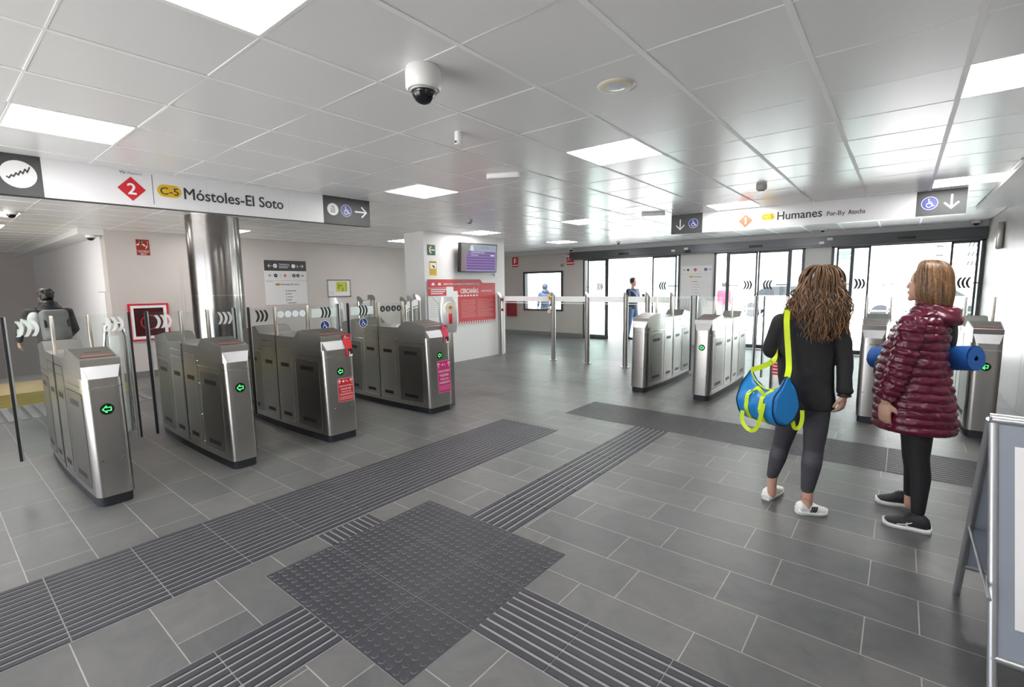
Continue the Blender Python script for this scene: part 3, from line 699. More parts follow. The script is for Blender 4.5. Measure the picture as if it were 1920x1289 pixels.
def s2(p, t, L, H_):
    def B(name, mb, mats): build(name, mb, mats, t, True)
    q = MB(); p.rect(q, 0, 0, .475, H_, .001, 0); B('grey_end_field', q, [DGREY]); q = MB(); p.rect(q, L-.46, 0, L, H_, .001, 0); B('grey_end_field', q, [DGREY])
    cy = H_*.5
    q = MB(); p.arrow(q, .14, cy-.01, .15, -90, .002, 0, .018); B('arrow', q, [WHITE]); q = MB(); p.arrow(q, L-.135, cy, .155, -90, .002, 0, .02); B('arrow', q, [WHITE])
    for x, r in ((.34, .072), (L-.335, .078)):
        q = MB(); p.disc(q, x, cy, r, .002, 1); p.disc(q, x, cy, r*.93, .0025, 0); p.wheelchair(q, x, cy, r*.93, .003, 1); B('wheelchair_symbol', q, [BLUE, WHITE])
    q = MB(); x = 1.082; p.poly(q, [(x-.097, .122), (x, .025), (x+.097, .122), (x, .219)], .002, 0); p.text(q, '1', x, .075, .125, .003, 1, al='c', bold=.05); B('platform_diamond', q, [ORANGE, WHITE])
    q = MB(); p.line(q, [(1.235, .03), (1.235, H_-.03)], .004, .002, 0); B('divider', q, [GREYP])
    q = MB(); p.rrect(q, 1.284, .104, 1.462, .200, .047, .002, 0); p.text(q, 'C-5', 1.373, .122, .085, .003, 1, w=.14, al='c', bold=.03); B('line_badge', q, [YELL, mat('badge_red_brown', (.32, .07, .03), .5)])
    q = MB(); p.text(q, 'Humanes', 1.49, .098, .158, .002, 0, w=.535, bold=.035)
    p.text(q, 'Por-', 2.08, .098, .085, .002, 0, w=.115, bold=.03); p.text(q, 'By', 2.203, .098, .085, .002, 0, w=.08); p.text(q, 'Atocha', 2.313, .098, .085, .002, 0, w=.185, bold=.03); B('lettering', q, [TEXTD])
    q = MB(); p.line(q, [(1.9, 0), (1.9, H_)], .0012, .0012, 0); B('joint_lines', q, [GREYP])
a, b_ = V3((-2.93, 7.70, 2.362)), V3((.525, 7.89, 2.362))
panel_sign('overhead_sign', 'white overhead sign reading Humanes above the right gates', 'overhead sign', a, b_-a, (b_-a).length, CE+.004-2.362, .11, s2, (-1.2, 7.8, CE))

# ------------------------------------------------------------ lamps and ceiling devices
order = {(-1, -3): 'square ceiling light panel at the top edge of the photo, nearest above the camera', (-5, -3): 'square ceiling light panel just above the left end of the long overhead sign',
 (-1, 2): 'square ceiling light panel in the middle, left of the smoke detector', (-5, 2): 'square ceiling light panel just right of the wheelchair symbols of the long sign',
 (3, 2): 'square ceiling light panel by the right wall, nearest one on that side', (-1, 8): 'square ceiling light panel directly above the Humanes sign',
 (-5, 8): 'square ceiling light panel halfway to the doors, left of the oval emergency lamp', (3, 8): 'square ceiling light panel touching the right end of the Humanes sign',
 (-9, 8): 'square ceiling light panel in front of the wall display screen', (-9, 13): 'square ceiling light panel furthest back, near the facade window', (-5, 13): 'square ceiling light panel in front of the left glass door',
 (-1, 13): 'square ceiling light panel in front of the middle glass door', (-13, 8): 'square ceiling light panel left of the white pillar, partly hidden by it', (-14, 2): 'square ceiling light panel right behind the steel column',
 (-14, -3): 'square ceiling light panel at far left, nearer of two over the stair passage', (-17, -3): 'square ceiling light panel at the far left edge, further of two over the passage', (3, -3): 'square ceiling light panel above and behind the camera on the right'}
for (a_, b__) in LIGHT_CELLS:
    x, y = cellx(a_+.5), celly(b__+.5)
    t = thing('ceiling_light', order[(a_, b__)], 'ceiling light', (x, y, CE), 0, 'square ceiling light panels')
    m = MB(); m.box(-.285, .285, -.285, .285, -.001, .004, 0); build('diffuser', m, LAMP, t)
    m = MB()
    for q_ in ((-.298, .298, -.298, -.285), (-.298, .298, .285, .298), (-.298, -.285, -.285, .285), (.285, .298, -.285, .285)): m.box(*q_, -.002, .012, 0)
    build('frame', m, TBAR, t)
def cpos(x, y): 
    d = ray(x, y); k = (CE-CAM_H)/d.z; return CAM+d*k
def dome(label, p, r=.05, base=WPLASTIC, zc=None, drop=.035):
    p = V3(p); t = thing('dome_camera', label, 'security camera', p)
    m = MB(); m.lathe([(r*.96, 0), (r, -drop*.3), (r, -drop), (r*.88, -drop-.012)][::-1], 28); build('housing', m, base, t)
    m = MB(); m.sphere((0, 0, -drop-.006), r*.72, 0, 24, 12); build('dome', m, mat('smoked_dome', (.01, .01, .012), .06, spec=.8), t)
    return t
p = cpos(793, 128); t = thing('dome_camera', 'large white dome security camera on the ceiling near the top of the photo', 'security camera', p)
m = MB(); m.lathe([(.078, -.105), (.088, -.095), (.088, -.02), (.082, 0)], 36); build('housing', m, WPLASTIC, t)
m = MB(); m.lathe([(.064, -.112), (.070, -.10)], 32); build('inner_collar', m, mat('light_grey_plastic', (.45, .45, .46), .35), t)
m = MB(); m.sphere((0, 0, -.112), .058, 0, 32, 18); build('dome', m, mat('smoked_dome', (.01, .01, .012), .06), t)
p = cpos(860, 248); t = thing('motion_detector', 'small white tubular detector hanging under the ceiling below the big dome camera', 'detector', p)
m = MB(); m.lathe([(.022, -.085), (.03, -.078), (.03, -.01), (.03, 0)], 24); build('body', m, WPLASTIC, t); m = MB(); m.cyl((.0, -.03, -.07), (0, -.034, -.07), .008, n=10); build('lens', m, BLACK, t)
p = cpos(1155, 161); t = thing('round_downlight', 'round recessed cream downlight in a ceiling panel right of the dome camera', 'downlight', p)
m = MB(); m.lathe([(.055, -.008), (.085, -.010), (.10, -.004), (.102, 0)], 40); build('trim_ring', m, CREAM, t); m = MB(); m.lathe([(.0, -.013), (.03, -.014), (.052, -.009)], 30); build('lens', m, mat('downlight_lens', (.75, .80, .86), .2), t)
for (x, y, rz, lab) in ((945, 326, math.radians(28), 'oval white emergency lamp on the ceiling above the pillar screen'), (1225, 400, math.radians(25), 'oval white emergency lamp on the ceiling left of the Humanes sign')):
    p = cpos(x, y); t = thing('emergency_lamp', lab, 'emergency lamp', p, rz, 'oval emergency lamps')
    m = MB(); rings = []
    for z, k in ((-.045, .80), (-.035, .95), (-.01, 1.0), (0, 1.0)):
        rings.append([((.13+.045*k*0)*(1 if math.cos(a) > 0 else -1)*1.0+.045*k*math.cos(a), .047*k*math.sin(a), z) for a in (j*2*PI/32+.01 for j in range(32))])
    m.loft(rings, 0, True, True); build('diffuser', m, mat('lamp_cover', (.80, .80, .80), .25), t)
    m = MB(); m.box(-.15, .15, -.04, .04, -.004, 0, 0); build('base', m, WPLASTIC, t)
for (x, y, lab) in ((1428, 348, 'grey and white smoke detector on the ceiling above the Humanes sign'), (880, 412, 'small smoke detector on the ceiling above the pillar')):
    p = cpos(x, y); t = thing('smoke_detector', lab, 'smoke detector', p, 0, 'smoke detectors')
    m = MB(); m.lathe([(.040, -.055), (.052, -.045), (.055, -.01), (.055, 0)], 28); build('body', m, mat('light_grey_plastic', (.45, .45, .46), .35), t)
    m = MB(); m.lathe([(.03, -.062), (.036, -.055)], 20); build('grille', m, BLACK, t)
dome('small dome camera on the ceiling beside the corner of the bright left wall', (-11.05, 2.05, CE-.10), .075)
dome('small dark dome camera on the ceiling at the far left edge', cpos(20, 396), .07)
dome('small dome camera on the ceiling in front of the left glass door', cpos(1160, 453), .05)
dome('small dome camera under the ceiling above the middle door near the post', cpos(1543, 428), .055)
dome('small dome camera near the ceiling at the right end of the facade', (.98, 12.40, CE-.0), .065)
dome('small dome camera on the ceiling above the red hose sign left of the doors', (-7.70, 12.35, CE), .07)

# ------------------------------------------------------------ wall signs
def wall_sign(name, label, cat, o, u, W_, H_, th, fn, base=WHITE, group=None):
    """flat board; o = lower-left front corner"""
    u = V3(u); n = u.cross(V3((0, 0, 1))); o = V3(o)
    t = thing(name, label, cat, o, 0, group)
    m = MB(); q = [o, o+u*W_, o+u*W_-n*th, o-n*th]; m.loft([q[::-1], [p_+V3((0, 0, H_)) for p_ in q][::-1]], 0, False, True)
    bd = build('board', m, base, t, True); fn(Pl(o, u, (0, 0, 1)), t, W_, H_); return t
UB = (0, 1, 0)   # wall planes facing +X print along +Y
def colsec(p, t, W_, H_):
    q = MB(); p.line(q, [(.0, H_*.30), (W_, H_*.30)], .006, .001, 0)
    p.line(q, [(W_*.1, H_*.66), (W_*.3, H_*.72), (W_*.34, H_*.92), (W_*.42, H_*.74), (W_*.62, H_*.62)], .028, .001, 0)
    for k in range(3): p.line(q, [(W_*(.70+.06*k), H_*(.42+.05*k)), (W_*(.76+.05*k), H_*(.62+.05*k)), (W_*(.90), H_*(.70+.08*k))], .010, .001, 0)
    build('pictogram', q, PALEY, t, True)
    q = MB(); p.text(q, 'COLUMNA', W_/2, H_*.17, .034, .001, 0, w=W_*.84, al='c', bold=.03); p.text(q, 'SECA', W_/2, H_*.04, .034, .001, 0, w=W_*.45, al='c', bold=.03); build('lettering', q, WHITE, t, True)
wall_sign('fire_sign', 'dark red dry-riser sign high on the back wall left of the steel column', 'fire sign', (XB+.004, 2.645, 2.235), UB, .20, .285, .004, colsec, REDD)
# hose cabinet
t = thing('hose_cabinet', 'red-framed hose cabinet window in the back wall below the dry-riser sign', 'hose cabinet', (XB, 2.73, .67))
m = MB()
for q_ in ((2.42, 3.04, .67, .70), (2.42, 3.04, 1.32, 1.35), (2.42, 2.45, .70, 1.32), (3.01, 3.04, .70, 1.32)): m.box(XB, XB+.03, *q_, 0)
build('outer_frame', m, RED, t, True)
m = MB()
for q_ in ((2.45, 3.01, .70, .75), (2.45, 3.01, 1.27, 1.32), (2.45, 2.50, .75, 1.27), (2.96, 3.01, .75, 1.27)): m.box(XB, XB+.022, *q_, 0)
build('inner_frame', m, WHITE, t, True)
m = MB(); m.box(XB, XB+.012, 2.50, 2.96, .75, 1.27, 0); build('window', m, mat('dark_maroon_glass', (.06, .012, .015), .08), t, True)
m = MB(); m.tube([(XB+.02, 2.73+.13*math.cos(a/3), 1.0+.13*math.sin(a/3)) for a in range(0, 19)], .012, 8); build('hose', m, REDD, t, True)
def dirsign(p, t, W_, H_):
    q = MB(); p.rect(q, 0, H_-.23, W_, H_, .001, 0); build('black_band', q, DGREY, t, True)
    q = MB(); cy = H_-.12
    p.arrow(q, .12, cy, .085, 180, .002, 0); p.disc(q, .24, cy, .046, .002, 0); p.text(q, 'Salida', .33, cy+.018, .052, .002, 0, w=.155, bold=.02); p.text(q, 'Exit', .495, cy+.018, .05, .002, 0, w=.075)
    for k in range(2): p.line(q, [(.33, cy-.012-.028*k), (.55-.03*k, cy-.012-.028*k)], .010, .002, 0)
    p.disc(q, .655, cy, .046, .002, 0); p.wheelchair(q, .75, cy, .046, .002, 0); p.arrow(q, .85, cy, .085, 0, .002, 0); p.line(q, [(.22, cy-.015), (.26, cy+.015)], .01, .003, 1); build('band_symbols', q, [WHITE, DGREY], t, True)
    q = MB(); cy = H_-.335
    p.arrow(q, .12, cy, .075, 180, .002, 0); p.disc(q, .24, cy, .04, .002, 0); p.disc(q, .655, cy, .04, .002, 0); p.disc(q, .75, cy, .04, .002, 0); p.arrow(q, .85, cy, .07, 0, .002, 0)
    p.line(q, [(.225, cy-.012), (.255, cy+.012)], .009, .003, 2); p.lift(q, .655, cy, .04, .003, 2); p.wheelchair(q, .75, cy, .036, .003, 2)
    x = .45; p.poly(q, [(x-.035, cy), (x, cy-.04), (x+.035, cy), (x, cy+.04)], .002, 1); p.text(q, '2', x, cy-.018, .045, .003, 2, al='c'); p.line(q, [(.345, cy-.05), (.345, cy+.05)], .004, .002, 0); p.line(q, [(.56, cy-.05), (.56, cy+.05)], .004, .002, 0)
    build('direction_symbols', q, [BLACK, RED, WHITE], t, True)
    q = MB(); p.line(q, [(0, H_-.445), (W_, H_-.445)], .007, .002, 2); cy = H_-.53
    p.rrect(q, .22, cy-.025, .32, cy+.025, .02, .002, 1); p.text(q, 'C-5', .27, cy-.018, .045, .003, 0, w=.08, al='c', bold=.03); p.text(q, 'Móstoles-El Soto', .335, cy-.02, .055, .002, 0, w=.43, bold=.02); p.line(q, [(.03, H_-.47), (.16, H_-.47)], .012, .002, 2); build('line_lettering', q, [TEXTD, YELL, GREYP], t, True)
    q = MB(); 
    for k, (nm, ww) in enumerate((('', .2), ('', .09), ('', .11), ('', .09), ('', .19))):
        y = H_-.68-.068*k; p.disc(q, .45, y, .011 if k in (0, 1, 3) else .007, .002, 0); p.line(q, [(.48, y), (.48+ww, y)], .012, .002, 0)
    p.line(q, [(.45, H_-.68), (.45, H_-.95)], .006, .0015, 1); build('stop_list', q, [TEXTD, YELL], t, True)
wall_sign('direction_sign', 'large white wall sign with black top band reading Salida on the back wall', 'direction sign', (XB+.012, 4.885, 1.235), UB, .955, .985, .012, dirsign, mat('board_white', (.76, .75, .75), .35))
def floorplan(p, t, W_, H_):
    q = MB()
    for a in ((0, 0, W_, .03), (0, H_-.03, W_, H_), (0, 0, .025, H_), (W_-.025, 0, W_, H_)): p.rect(q, *a, .006, 0)
    build('frame', q, mat('bronze_frame', (.22, .17, .14), .4), t, True)
    q = MB(); p.rect(q, .24, .14, .54, H_-.06, .003, 0); p.rect(q, .29, .20, .33, H_-.1, .004, 1); p.rect(q, .40, .14, .43, .24, .004, 1); p.rect(q, .34, .27, .41, .30, .004, 1); p.rect(q, .50, .14, .515, H_-.06, .004, 1)
    for k in range(3): p.line(q, [(.06, .08+.03*k), (.17, .08+.03*k)], .006, .003, 2)
    build('floor_plan', q, [LIME, mat('dark_olive', (.22, .24, .02), .5), GREYP], t, True)
wall_sign('evacuation_plan', 'framed evacuation plan with green floor layout on the back wall', 'framed plan', (XB+.02, 6.345, 1.365), UB, .64, .435, .02, floorplan, mat('board_white', (.76, .75, .75), .35))
# flush service door outline behind the column
m = MB(); m.box(XB, XB+.006, 3.29, 3.33, 0, 2.04, 0); m.box(XB, XB+.006, 3.33, 4.17, 2.0, 2.04, 0); m.box(XB, XB+.006, 4.17, 4.21, 0, 2.04, 0); m.box(XB, XB+.003, 3.335, 4.165, 0, 1.995, 1); m.box(XB, XB+.05, 4.08, 4.10, .98, 1.10, 0)
struct('door_4', m, [mat('door_trim', (.55, .52, .50), .45), WALL])
# service hatch on bright wall
m = MB()
for q_ in ((-9.0, 0), ): pass
m = MB(); m.box(-11.70, -11.22, 2.19, 2.2, .98, 1.58, 0); m.box(-11.685, -11.235, 2.186, 2.19, .995, 1.565, 1); t = thing('wall_hatch', 'narrow white hatch outlined on the bright wall behind the left gates', 'hatch', (-11.46, 2.19, .98)); build('hatch_door', m, [GREYP, WHITE], t, True)

# pillar
def exitsg(p, t, W_, H_):
    q = MB(); p.arrow(q, W_/2, H_/2, .15, 180, .001, 0, .028); build('arrow', q, PALEY, t, True)
wall_sign('exit_sign', 'dark green square sign with pale left arrow at the top of the pillar', 'exit sign', (XP+.004, 6.375, 2.205), UB, .21, .205, .004, exitsg, GREEN)
def cctv(p, t, W_, H_):
    q = MB(); p.rect(q, .015, .13, W_-.015, H_-.035, .001, 0); p.poly(q, [(.06, H_-.09), (.11, H_-.075), (.14, H_-.12), (.12, H_-.135)], .002, 1); p.line(q, [(.11, H_-.13), (.14, H_-.13)], .008, .002, 1); p.line(q, [(.02, H_-.018), (W_-.02, H_-.018)], .012, .001, 1)
    for k in range(4): p.line(q, [(.02, .11-.025*k), (W_-.025, .11-.025*k)], .006, .001, 2)
    build('print', q, [WHITE, BLACK, mat('ochre_print', (.42, .24, .02), .5)], t, True)
wall_sign('camera_notice', 'yellow video surveillance notice below the green arrow on the pillar', 'notice', (XP+.003, 6.42, 1.815), UB, .19, .275, .003, cctv, YELL)
def poster(p, t, W_, H_):
    e = .001
    q = MB()   # red fields
    p.poly(q, [(0, H_-.33), (.49, H_-.33), (.55, H_-.15), (.68, H_-.15), (.68, H_-.22), (.82, H_-.22), (.82, .04), (2.02, .045), (2.02, H_-.075), (1.60, H_-.075), (1.52, H_), (0, H_)][::1], e, 0)
    for k in range(16): p.rect(q, .82+.075*k, .0, .86+.075*k, .045, e, 0)
    q.f.pop(0); q.m.pop(0); q.sm.pop(0)
    p.rect(q, 0, H_-.33, .50, H_-.15, e, 0); p.rect(q, 0, H_-.15, 1.52, H_, e, 0); p.poly(q, [(1.52, H_-.075), (1.60, H_-.075), (1.52, H_)], e, 0)
    p.rect(q, .82, .04, 2.02, H_-.075, e-.0003, 0); p.rect(q, .70, H_-.24, .82, H_-.14, e, 0)
    build('red_fields', q, REDP, t, True)
    q = MB()
    for k in range(5): p.line(q, [(.06+.14*k, H_-.365), (.17+.14*k, H_-.365)], .004, e+.001, 1)
    p.text(q, 'OBRAS PARA LA MEJORA DE INFRAESTRUCTURA', .42, H_-.115, .055, e+.001, 0, w=1.07, bold=.02)
    for x in (.10, .27): p.poly(q, [(x, H_-.12), (x+.085, H_-.12), (x+.075, H_-.07), (x+.02, H_-.07)], e+.001, 0)
    p.text(q, 'CERCANÍAS', .90, H_-.29, .135, e+.001, 0, w=.55, bold=.05)
    for k in range(7): p.poly(q, [(.80+.095*k, H_-.36), (.86+.095*k, H_-.355), (.87+.095*k, H_-.325), (.81+.095*k, H_-.33)], e+.001, 0)
    p.line(q, [(.0, H_-.175), (.49, H_-.17)], .006, e+.001, 0)
    for k, ww in enumerate((.40, .36, .30)): p.line(q, [(.09, H_-.205-.04*k), (.09+ww, H_-.205-.04*k)], .020, e+.001, 0)
    for k in range(14):
        y = H_-.44-.036*k
        if y < .1: break
        p.line(q, [(.92, y), (1.36-(.06 if k % 4 == 3 else 0), y)], .008, e+.001, 2); p.line(q, [(1.42, y), (1.93-(.12 if k % 3 == 2 else 0), y)], .008, e+.001, 2)
    p.line(q, [(1.56, H_-.25), (1.89, H_-.25)], .03, e+.001, 2)
    for k in range(8): p.line(q, [(.04, H_-.42-.045*k), (.36-.02*(k % 3), H_-.42-.045*k)], .005, e+.001, 1)
    p.line(q, [(.12, H_-.36), (.35, H_-.56), (.36, H_-.60)], .012, e+.001, 1)
    build('lettering', q, [WHITE, GREYP, mat('pale_pink_print', (.72, .40, .38), .5)], t, True)
wall_sign('works_poster', 'big red and white poster reading CERCANÍAS on the pillar', 'poster', (XP+.018, 6.34, .80), UB, 2.03, .935, .004, poster, WHITE)
# display screen
t = thing('display_screen', 'wall-mounted departure screen with purple rows near the top of the pillar', 'display screen', (XP+.05, 7.69, 2.17))
sc_u = V3((.10, 1, 0)).normalized(); sc_v = V3((.06, 0, 1)).normalized(); so_ = V3((XP+.17, 7.10, 1.88))
scn = sc_u.cross(sc_v)
m = MB(); Wd, Hd = 1.02, .60
q4 = [so_, so_+sc_u*Wd, so_+sc_u*Wd+sc_v*Hd, so_+sc_v*Hd]; m.loft([[p_-scn*.085 for p_ in q4], [p_-scn*.002 for p_ in q4]], 0, False, True); build('casing', m, BLACK, t, True)
m = MB(); m.box(XP+.021, XP+.10, 7.35, 7.85, 2.0, 2.35, 0); build('wall_bracket', m, BLACK, t, True)
sp_ = Pl(so_, sc_u, sc_v); q = MB()
def em(n, c, s_): return mat(n, (.015, .015, .015), .3, emit=c, es=s_*1.3)
sp_.rect(q, .02, .02, Wd-.02, Hd-.02, .001, 0); sp_.rect(q, .02, .02, .14, Hd-.16, .002, 1); sp_.rect(q, .02, Hd-.16, .30, Hd-.02, .002, 2); sp_.rect(q, .30, Hd-.17, Wd-.02, Hd-.02, .002, 3)
for k in range(7): sp_.rect(q, .155, .055+.056*k, Wd-.05, .098+.056*k, .002, 4)
sp_.text(q, 'Móstoles-El Soto', .28, .40, .045, .003, 5, w=.38, bold=.02); sp_.text(q, 'Humanes', .28, .345, .04, .003, 5, w=.2, bold=.02); sp_.line(q, [(.84, .36), (.93, .36)], .025, .003, 5); sp_.text(q, '1', .19, .345, .04, .003, 5); sp_.text(q, '2', .19, .40, .04, .003, 5)
sp_.poly(q, [(.24, Hd-.15), (.36, Hd-.15), (.33, Hd-.05), (.27, Hd-.04)], .003, 5); sp_.line(q, [(.55, Hd-.06), (.75, Hd-.06)], .008, .003, 6); sp_.line(q, [(.55, Hd-.09), (.78, Hd-.09)], .008, .003, 6)
build('screen_image', q, [em('scr_lilac', (.45, .42, .62), .40), em('scr_side', (.40, .28, .28), .4), em('scr_photo', (.25, .28, .26), .5), em('scr_sky', (.42, .50, .64), .45), em('scr_purple', (.16, .045, .34), .55), em('scr_white', (.8, .8, .9), .55), em('scr_grey', (.2, .2, .25), .5)], t, True)
m = MB(); m.tube([(XP+.03, 8.20, 1.93), (XP+.03, 8.23, 1.86), (XP+.03, 8.36, 1.84)], .006, 6); m.box(XP+.021, XP+.05, 8.33, 8.42, 1.80, 1.88, 0); build('cable_box', m, WPLASTIC, t, True)

# facade signs: planes facing -Y print along +X
UF = (1, 0, 0)
def exting(p, t, W_, H_):
    q = MB(); p.rrect(q, W_*.30, H_*.36, W_*.52, H_*.86, W_*.08, .001, 0); p.line(q, [(W_*.41, H_*.9), (W_*.68, H_*.8), (W_*.68, H_*.5)], .014, .001, 0); p.line(q, [(W_*.1, H_*.18), (W_*.9, H_*.18)], .03, .001, 0); build('pictogram', q, WHITE, t, True)
wall_sign('fire_sign', 'red extinguisher sign on the front wall above the window, left one', 'fire sign', (-10.13, YF-.005, 2.20), UF, .25, .32, .004, exting, RED)
def hosep(p, t, W_, H_):
    q = MB(); p.line(q, [(W_*.2, H_*.4), (W_*.3, H_*.85), (W_*.5, H_*.85), (W_*.5, H_*.45)], .022, .001, 0); p.line(q, [(W_*.65, H_*.85), (W_*.8, H_*.5)], .022, .001, 0); p.line(q, [(W_*.1, H_*.18), (W_*.9, H_*.18)], .03, .001, 0); build('pictogram', q, WHITE, t, True)
wall_sign('fire_sign', 'red fire hose sign beside the left end of the dark door housing', 'fire sign', (-8.0, YF-.005, 2.19), UF, .25, .33, .004, hosep, RED)
t = thing('alarm_sounder', 'small round white alarm sounder beside the red hose sign', 'alarm', (-8.15, YF, 2.19)); m = MB(); m.cyl((-8.15, YF, 2.19), (-8.15, YF-.05, 2.19), .06, n=24); build('body', m, mat('light_grey_plastic', (.45, .45, .46), .35), t, True)
m = MB(); m.ring = None; m.cyl((-8.15, YF-.05, 2.19), (-8.15, YF-.055, 2.19), .03, n=16); build('grille', m, REDD, t, True)
t = thing('fire_equipment_box', 'dark red fire equipment box on the front wall behind the glass fence', 'fire box', (-10.1, YF-.1, .9)); m = MB(); m.box(-10.32, -9.96, YF-.12, YF, .58, 1.14, 0, bev=.01); build('box', m, REDD, t, True); m = MB(); m.box(-10.29, -9.99, YF-.125, YF-.12, .62, 1.10, 0); build('door', m, mat('maroon_door', (.25, .01, .02), .3), t, True)
def mapsign(p, t, W_, H_):
    q = MB(); cy = H_-.10; x = .36
    p.arrow(q, .09, cy, .06, 180, .002, 0); p.disc(q, .18, cy, .03, .002, 0); p.poly(q, [(x-.045, cy), (x, cy-.05), (x+.045, cy), (x, cy+.05)], .002, 1); p.text(q, '1', x, cy-.022, .05, .003, 4, al='c'); p.disc(q, .62, cy, .04, .002, 2); p.wheelchair(q, .62, cy, .034, .003, 4); p.arrow(q, .72, cy, .06, 0, .002, 0)
    p.line(q, [(.0, H_-.20), (W_, H_-.20)], .005, .002, 3); p.rrect(q, .21, H_-.295, .30, H_-.25, .02, .002, 5); p.text(q, 'Humanes', .315, H_-.29, .048, .002, 0, w=.21, bold=.02)
    for k in range(6): p.line(q, [(.32, H_-.40-.07*k), (.42+.04*(k % 3), H_-.40-.07*k)], .010, .002, 3 if k else 0); p.disc(q, .29, H_-.40-.07*k, .010, .002, 5 if k else 1)
    build('print', q, [TEXTD, RED, NAVY, GREYP, WHITE, YELL], t, True)
wall_sign('direction_sign', 'white wall sign with Humanes line map on the wall panel between left and middle doors', 'direction sign', (-4.50, YF-.016, 1.20), UF, .78, .83, .008, mapsign, mat('board_white', (.76, .75, .75), .35))
# metal box light on the right wall
t = thing('wall_fixture', 'tall silver fixture high on the glossy right wall near the doors', 'wall fixture', (XW, 10.6, 2.3)); m = MB(); m.box(XW-.09, XW, 10.55, 10.72, 2.05, 2.46, 0, bev=.02); build('housing', m, STEEL, t, True)

# ------------------------------------------------------------ steel column
t = thing('round_column', 'large round brushed-steel column rising behind the left gates', 'column', (-8.08, 2.92, 0))
m = MB(); m.lathe([(.348, .0), (.348, 1.50)], 96); build('lower_cladding', m, COLSTEEL, t)
m = MB(); m.lathe([(.348, 1.506), (.348, CE+.01)], 96); build('upper_cladding', m, COLSTEEL, t)
m = MB(); m.lathe([(.345, 1.495), (.345, 1.511)], 96); build('joint_ring', m, CHROME, t)

# ------------------------------------------------------------ tactile paving
TX, TY = -2.649, 1.0725
def ribs(name, x0, x1, y0, y1, along, joints, n):
    """ribbed tactile strip; along = axis the ribs run on; joints = cut positions"""
    m = MB(); m.box(x0, x1, y0, y1, -.01, .0012, 1)
    if along == 'y':
        p_ = (x1-x0)/n; ed = [y0]+list(joints)+[y1]
        for i in range(n):
            c = x0+p_*(i+.5)
            for a, b_ in zip(ed[:-1], ed[1:]):
                w1, w2 = p_*.40, p_*.30
                m.loft([[(c-w1, a+.003, 0), (c+w1, a+.003, 0), (c+w2, a+.003, .0055), (c-w2, a+.003, .0055)][::-1], [(c-w1, b_-.003, 0), (c+w1, b_-.003, 0), (c+w2, b_-.003, .0055), (c-w2, b_-.003, .0055)][::-1]], 0, False, True)
    else:
        p_ = (y1-y0)/n; ed = [x0]+list(joints)+[x1]
        for i in range(n):
            c = y0+p_*(i+.5)
            for a, b_ in zip(ed[:-1], ed[1:]):
                w1, w2 = p_*.40, p_*.30
                m.loft([[(a+.003, c-w1, 0), (a+.003, c+w1, 0), (a+.003, c+w2, .0055), (a+.003, c-w2, .0055)], [(b_-.003, c-w1, 0), (b_-.003, c+w1, 0), (b_-.003, c+w2, .0055), (b_-.003, c-w2, .0055)]], 0, False, True)
    return struct(name, m, [TACT, GROOVE])
fr_ = lambda a, b_, s_: [a+s_*i for i in range(1, int((b_-a)/s_)+1) if a+s_*i < b_-.02]
ribs('tactile_guide_strip', -3.63, -2.838, -1.67, 4.30, 'y', fr_(-1.67, 4.3, .3935), 16)
ribs('tactile_guide_strip', -2.82, TX, 1.475, 1.868, 'x', [], 9)
ribs('tactile_guide_strip', TX+.388, TX+.782, -1.3, TY-.002, 'y', fr_(-1.3, 1.07, .395), 8)
ribs('tactile_guide_strip', TX+1.20, XW-.3, TY+.40, TY+.80, 'x', fr_(TX+1.20, .9, .397), 8)
ribs('tactile_guide_strip', TX+.40, TX+.795, TY+1.202, 4.95, 'y', fr_(TY+1.202, 4.9, .397), 7)
ribs('tactile_guide_strip', -3.17, .85, 4.955, 5.70, 'x', fr_(-3.17, .8, .79), 14)
m = MB(); m.box(TX, TX+1.2, TY, TY+1.2, -.01, .001, 1)
for i in range(3):
    for j in range(3):
        x0, y0 = TX+.4*i, TY+.4*j
        m.box(x0+.002, x0+.398, y0+.002, y0+.398, 0, .0022, 0)
        for a in range(8):
            for b_ in range(8):
                cx_, cy_ = x0+.025+.05*a, y0+.025+.05*b_; n = 12
                rr = [(.0145, .002), (.0132, .0060), (.0105, .0066)]
                m.loft([[(cx_+r_*math.cos(k*2*PI/n), cy_+r_*math.sin(k*2*PI/n), z) for k in range(n)] for r_, z in rr[:2]], 2, False, False)
                m.loft([[(cx_+r_*math.cos(k*2*PI/n), cy_+r_*math.sin(k*2*PI/n), z) for k in range(n)] for r_, z in rr[1:]], 0, False, True)
struct('tactile_blister_field', m, [TACT, GROOVE, RIDGE])

# ------------------------------------------------------------ sandwich board
t = thing('sandwich_board', 'grey A-frame notice board in an aluminium frame at the right edge', 'sandwich board', (.62, 2.65, 0))
xa, xb = .295, 1.0
def aframe(yb, yt, name, pname, xf=xa):
    a, b_ = V3((xf, yb, 0)), V3((xa, yt, 1.05)); d = (b_-a).normalized(); W_ = xb-xa
    m = MB(); L_ = (b_-a).length
    for x in (xa, xb-.035):
        q0 = V3((x+xf-xa, yb, 0)); m.tube([q0+V3((.0175, 0, 0)), q0+V3((.0175, 0, 0))+d*(L_-.03)], .0155, 10)
    for k in (L_-.018, L_*.19): m.tube([a+d*k+V3((.012, 0, 0)), a+d*k+V3((W_-.012, 0, 0))], .0155, 10)
    f_ = build(name, m, ALU, t, True)
    m = MB(); nn = V3((1, 0, 0)).cross(d)
    q0 = a+d*(L_*.2)+V3((.03, 0, 0)); q1 = q0+V3((W_-.06, 0, 0)); q2 = q1+d*(L_*.78); q3 = q0+d*(L_*.78)
    m.loft([[p_-nn*.004 for p_ in (q0, q1, q2, q3)], [p_+nn*.004 for p_ in (q0, q1, q2, q3)]], 0, False, True)
    build(pname, m, mat('board_blue_grey', (.27, .30, .36), .4), t, True)
    return a, d, L_, nn
